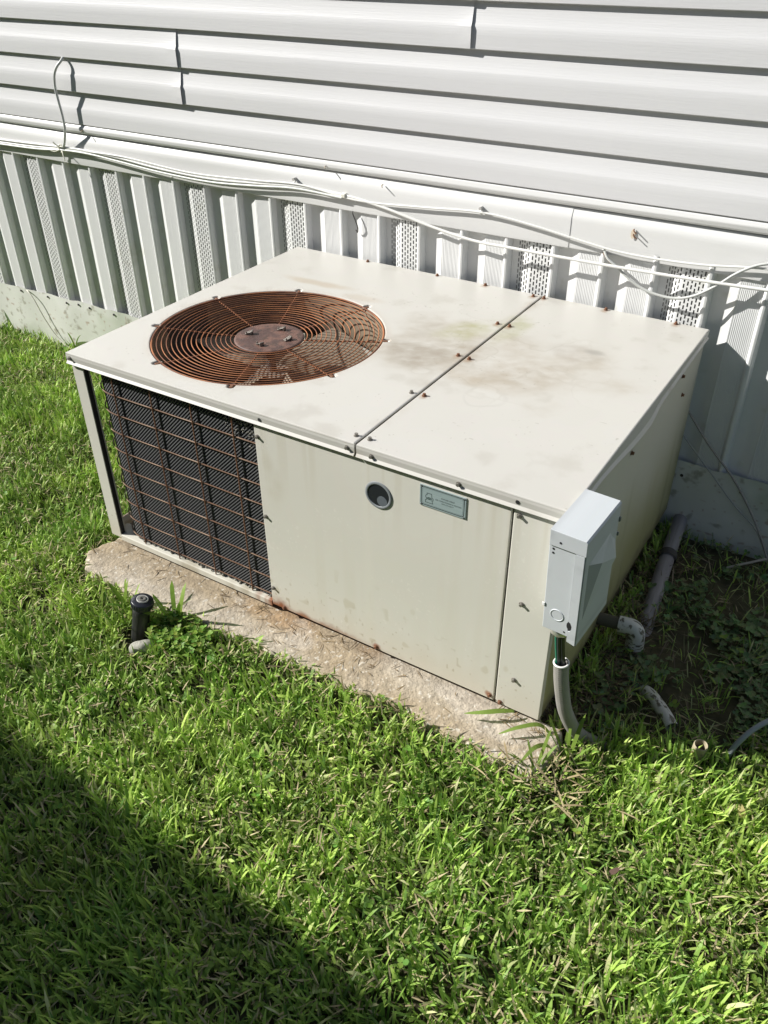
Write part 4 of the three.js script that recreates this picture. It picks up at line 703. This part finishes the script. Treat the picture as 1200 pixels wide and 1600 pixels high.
{
  const P = [], C = [], SP = [], SC = [];
  const sx = 0.302, sz = 0.213;
  function tiller(x, z, big) {
    const d = padSd(x, z);
    if (d > 0.002 || inBox(x, z) || z < ZW + 0.014) return;
    if (Math.hypot(x - sx - 0.015, (z - sz - 0.02) * 0.8) < 0.040 || Math.hypot(x - 1.602, z + 0.130) < 0.022 || Math.hypot(x - 1.50, z + 0.21) < 0.03 || (Math.hypot(x - 0.352, z - 0.243) < 0.024)) return;
    const sh = shadeSide(x, z), y = gy(x, z) - 0.003;
    if (rnd() < sh * 0.92) return;
    const hn = fbm(x * 4.3, z * 4.3 + 8, 3), gap = fbm(x * 11 + 1, z * 11 + 5, 3);
    if (rnd() < sst(0.58, 0.74, gap) * 0.45) return;
    const clump = fbm(x * 17 + 4, z * 17 + 9, 2), tall = lerp(0.82, 1.2, sst(0.3, 0.7, hn)) * lerp(0.85, 1.15, clump) * (d > -0.05 && z > 0 ? 0.62 : 1), yaw = rnd() * Math.PI * 2, nb = 2 + (rnd() * 3.4 | 0);
    const wind = 2.4 + 1.2 * (fbm(x * 2.5, z * 2.5, 2) - 0.5) * 4;
    for (let k = 0; k < nb; k++) {
      const yw = rnd() < 0.75 ? yaw + (k % 2) * Math.PI + rr(-0.7, 0.7) : wind + rr(-1.2, 1.2);
      const up = rnd() < 0.58, lean = up ? rr(0.02, 0.5) : rr(0.5, 1.45), len = (up ? rr(0.032, 0.072) : rr(0.020, 0.050)) * tall * (big ? 1.25 : 1), wid = rr(0.0022, 0.0058) * (rnd() < 0.16 ? 1.5 : 1) * (sh > 0.5 ? 0.7 : 1) * (big ? 1.5 : 1);
      const c = grassColor(x, z), q = (up ? 1 : rr(0.75, 1.1)) * lerp(0.82, 1.15, sst(0.3, 0.7, clump));
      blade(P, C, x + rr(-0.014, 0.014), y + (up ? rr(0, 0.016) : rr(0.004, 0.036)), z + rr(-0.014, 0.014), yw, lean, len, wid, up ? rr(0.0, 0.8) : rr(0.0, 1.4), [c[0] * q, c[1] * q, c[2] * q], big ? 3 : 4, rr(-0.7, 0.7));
    }
    if (rnd() < (big ? 0.2 : 0.75)) blade(SP, SC, x, y + rr(0.004, 0.045), z, rnd() * 6.28, rr(0.8, 1.7), rr(0.010, 0.045), rr(0.0016, 0.0045), rr(-0.3, 0.5), mix3([0.50, 0.43, 0.25], [0.24, 0.19, 0.10], rnd()), 2, rr(-1, 1));
  }
  const cell = (x0, x1, z0, z1, n) => { const c = Math.round((x1 - x0) * (z1 - z0) * n); for (let i = 0; i < c; i++) { const x = rr(x0, x1), z = rr(z0, z1), near = inView(x, z, 0.22); if (near) tiller(x, z, false); else if (rnd() < 0.22) tiller(x, z, true); } };
  cell(-2.6, 2.5, -0.96, 1.5, 7800);
  cell(-3.2, -2.6, -0.96, 1.5, 1800); cell(-3.2, 3.2, 1.5, 2.6, 1800); cell(2.5, 3.2, -0.96, 1.5, 1800);
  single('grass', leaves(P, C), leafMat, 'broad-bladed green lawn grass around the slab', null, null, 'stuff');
  console.log('grass triangles', P.length / 9);
  // straw and thatch, thicker at the slab's right front corner and along its edge
  for (let i = 0; i < 110; i++) { const x = 1.36 + (rnd() + rnd() - 1) * 0.17, z = 0.10 + (rnd() + rnd() - 1) * 0.09; if (padSd(x, z) > 0.0 && rnd() < 0.9) continue; blade(SP, SC, x, gy(x, z) + rr(0.01, 0.055), z, rnd() * 6.28, rr(0.9, 1.7), rr(0.03, 0.08), rr(0.002, 0.0045), rr(-0.4, 0.8), mix3([0.42, 0.35, 0.19], [0.24, 0.18, 0.09], rnd()), 3, rr(-1, 1)); }
  for (let i = 0; i < 420; i++) { const x = rr(-0.02, 1.33), z = 0.005 + 0.10 * Math.pow(rnd(), 1.6); const cl = sst(0.45, 0.65, fbm(x * 9, z * 9 + 3, 3)); if (padSd(x, z) < 0.01 || rnd() > 0.12 + cl * 0.7) continue; blade(SP, SC, x, padTop(x, z) + 0.0025, z, rnd() * 6.28, rr(1.45, 1.62), rr(0.010, 0.045), rr(0.0010, 0.0025), rr(-0.15, 0.15), mix3([0.34, 0.25, 0.13], [0.12, 0.08, 0.045], rnd()), 3, rr(-0.5, 0.5)); }
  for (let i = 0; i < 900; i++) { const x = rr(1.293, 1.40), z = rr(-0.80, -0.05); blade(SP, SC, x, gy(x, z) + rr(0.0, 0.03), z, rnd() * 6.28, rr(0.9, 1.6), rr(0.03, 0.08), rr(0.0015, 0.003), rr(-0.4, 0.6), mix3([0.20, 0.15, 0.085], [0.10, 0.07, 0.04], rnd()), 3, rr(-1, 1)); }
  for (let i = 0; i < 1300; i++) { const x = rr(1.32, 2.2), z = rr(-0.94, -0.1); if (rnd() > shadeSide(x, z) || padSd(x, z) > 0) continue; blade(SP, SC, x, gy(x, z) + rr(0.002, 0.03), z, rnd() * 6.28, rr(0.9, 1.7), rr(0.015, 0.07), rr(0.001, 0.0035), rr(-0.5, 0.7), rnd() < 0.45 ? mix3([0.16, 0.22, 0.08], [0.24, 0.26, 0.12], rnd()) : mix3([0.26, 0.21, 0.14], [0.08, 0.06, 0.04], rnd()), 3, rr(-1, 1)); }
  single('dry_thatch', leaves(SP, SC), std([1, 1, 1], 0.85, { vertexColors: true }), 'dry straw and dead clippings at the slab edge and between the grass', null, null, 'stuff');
  // long blades lying over the slab edge
  const long = (pts, w, label) => {
    const p = [], c = [], cu = new THREE.CatmullRomCurve3(pts.map(V)), n = 16;
    const L = [], R = []; for (let i = 0; i <= n; i++) { const t = i / n, q = cu.getPoint(t), d = cu.getTangent(t), s = new THREE.Vector3(-d.z, 0.35, d.x).normalize().multiplyScalar(w * 0.5 * Math.sqrt(Math.sin(Math.PI * clamp(0.12 + 0.88 * t, 0, 0.995)))); L.push(q.clone().sub(s)); R.push(q.clone().add(s)); }
    for (let i = 0; i < n; i++) for (const v of [L[i], R[i], R[i + 1], L[i], R[i + 1], L[i + 1]]) { p.push(v.x, v.y, v.z); c.push(0.20, 0.30, 0.06); }
    single('fallen_straw', leaves(p, c), leafMat, label, 'grass');
  };
  long([[1.236, 0.004, 0.004], [1.215, 0.010, 0.022], [1.185, 0.010, 0.045], [1.145, 0.0, 0.063]], 0.011, 'long green grass blade lying across the slab below the panel seam');
  long([[1.330, -0.03, 0.0], [1.30, 0.006, 0.012], [1.265, 0.010, 0.045], [1.232, -0.004, 0.072]], 0.0095, 'shorter green grass blade lying over the slab at its right corner');
  long([[1.350, -0.05, 0.030], [1.335, 0.0, 0.050], [1.318, 0.020, 0.085], [1.302, 0.0, 0.125]], 0.010, 'green grass blade arching down over the front of the slab corner');
  // broad leaved tufts beside the sprinkler and along the wall
  const tuft = (x, z, n, len, wid, label, col) => { const p = [], c = []; for (let k = 0; k < n; k++) blade(p, c, x + rr(-0.012, 0.012), gy(x, z) + 0.004, z + rr(-0.012, 0.012), k * 2.4 + rr(-0.4, 0.4), rr(0.15, 0.75), len * rr(0.6, 1.1), wid * rr(0.7, 1.1), rr(0.1, 0.9), mix3(col.map(v => v * 1.5), [0.30, 0.42, 0.07], rnd() * 0.7), 7, rr(-0.5, 0.5)); const m = single('grass_tuft', leaves(p, c), leafMat, label, 'grass tuft'); };
  tuft(0.372, 0.150, 8, 0.13, 0.013, 'broad-bladed grass tuft between the sprinkler and the slab', [0.10, 0.21, 0.03]);
  tuft(0.225, 0.165, 7, 0.11, 0.010, 'grass tuft at the slab edge left of the sprinkler', [0.11, 0.22, 0.03]);
  tuft(-1.245, -0.935, 6, 0.15, 0.007, 'thin grass tuft against the flashing beside the pale wire', [0.14, 0.22, 0.05]);
  tuft(-1.72, -0.90, 12, 0.15, 0.012, 'dark broad weed tuft against the flashing at the far left', [0.05, 0.12, 0.03]);
  tuft(1.37, 0.035, 12, 0.12, 0.008, 'grass tuft growing around the foot of the grey conduit', [0.13, 0.22, 0.04]);
  tuft(1.33, 0.10, 8, 0.10, 0.007, 'grass tuft at the front right corner of the slab', [0.14, 0.22, 0.05]);
}
// clover in the shade and around the sprinkler
{
  const P = [], C = [];
  const trefoil = (x, y, z, r, col) => {
    const yaw = rnd() * 6.28, tx = rr(-0.5, 0.5), tz = rr(-0.5, 0.5);
    for (let k = 0; k < 3; k++) {
      const a = yaw + k * 2.094, cx = x + Math.cos(a) * r * 0.62, cz = z + Math.sin(a) * r * 0.62, cup = rr(0.1, 0.5), cc = col.map(v => v * rr(0.8, 1.2));
      const pt = j => { const b = a + j / 7 * Math.PI * 2, q = r * 0.60, dx = Math.cos(b) * q, dz = Math.sin(b) * q, along = Math.cos(j / 7 * Math.PI * 2); return [cx + dx, y + (cx + dx - x) * tx + (cz + dz - z) * tz + cup * r * (0.3 + 0.3 * along), cz + dz]; };
      const ce = [cx, y + (cx - x) * tx + (cz - z) * tz, cz];
      for (let j = 0; j < 7; j++) for (const v of [ce, pt(j + 1), pt(j)]) { P.push(...v); C.push(...cc); }
    }
    // stalk
    const w = 0.0007, b = [x + rr(-0.01, 0.01), gy(x, z), z + rr(-0.01, 0.01)];
    for (const v of [[x - w, y, z], [x + w, y, z], b]) { P.push(...v); C.push(0.06, 0.10, 0.025); }
  };
  let n = 0;
  for (let i = 0; i < 24000 && n < 2600; i++) {
    const x = rr(1.32, 2.35), z = rr(-0.95, 0.02); if (inBox(x, z) || padSd(x, z) > 0.0 || z < ZW + 0.02) continue;
    if (rnd() > shadeSide(x, z) * sst(0.42, 0.60, fbm(x * 7, z * 7, 3) + 0.05) * (z < -0.72 ? 0.4 : 1) * (Math.hypot(x - 1.495, (z + 0.20) * 0.8) < 0.075 || Math.hypot(x - 1.605, z + 0.125) < 0.045 ? 0 : 1) * sst(1.30, 1.46, x + 0.06 * rnd())) continue;
    trefoil(x, gy(x, z) + 0.012 + 0.04 * rnd() * rnd(), z, rr(0.0035, 0.0115) * (0.7 + 0.5 * rnd()), mix3([0.12, 0.20, 0.08], [0.24, 0.33, 0.14], rnd())); n++;
  }
  for (let i = 0; i < 300; i++) { const a = rnd() * 6.28, q = 0.09 * Math.sqrt(rnd()), x = 0.425 + Math.cos(a) * q, z = 0.185 + Math.sin(a) * q * 0.6; if (padSd(x, z) > 0.012 || Math.hypot(x - 0.302, z - 0.213) < 0.03) continue; trefoil(x, gy(x, z) + rr(0.02, 0.055), z, rr(0.005, 0.009), mix3([0.15, 0.29, 0.045], [0.28, 0.40, 0.07], rnd())); }
  for (let i = 0; i < 500; i++) { const x = rr(-2.2, 1.9), z = rr(-0.9, 1.2); if (padSd(x, z) > 0 || inBox(x, z)) continue; trefoil(x, gy(x, z) + rr(0.03, 0.06), z, rr(0.005, 0.010), mix3([0.15, 0.29, 0.045], [0.26, 0.38, 0.07], rnd())); }
  single('clover', leaves(P, C), leafMat, 'dark green clover covering the shaded ground right of the unit', null, null, 'stuff');
}
// fallen leaves
function fallen(x, z, s, yaw, col, label) {
  const n = 12, g = sheet((i, j) => { const u = i / n - 0.5, v = j / 6 - 0.5, w = 0.42 * Math.sqrt(Math.max(0, 1 - 4 * u * u)) * (1 - 0.35 * u); return [u * s, 0.16 * s * (Math.abs(v) * 1.3 + 1.2 * u * u) + 0.02 * s * Math.sin(u * 20), v * s * w * 1.15, u, v]; }, n + 1, 7, 2);
  g.rotateZ(0.25); g.rotateY(yaw); const m = single('fallen_leaf', g, std(col, 0.7), label, 'leaf'); m.position.set(x, gy(x, z) + 0.045, z);
}
fallen(1.546, 0.232, 0.022, 0.9, [0.085, 0.045, 0.03], 'brown curled dead leaf lying in the sunlit grass at the lower right');
fallen(-1.79, -0.86, 0.06, 1.2, [0.09, 0.055, 0.035], 'dark brown dead leaf against the flashing at the far left');
fallen(1.715, -0.02, 0.03, 2.0, [0.45, 0.38, 0.16], 'yellowed dead leaf lying in the grass at the right edge');

renderer.render(scene, camera);
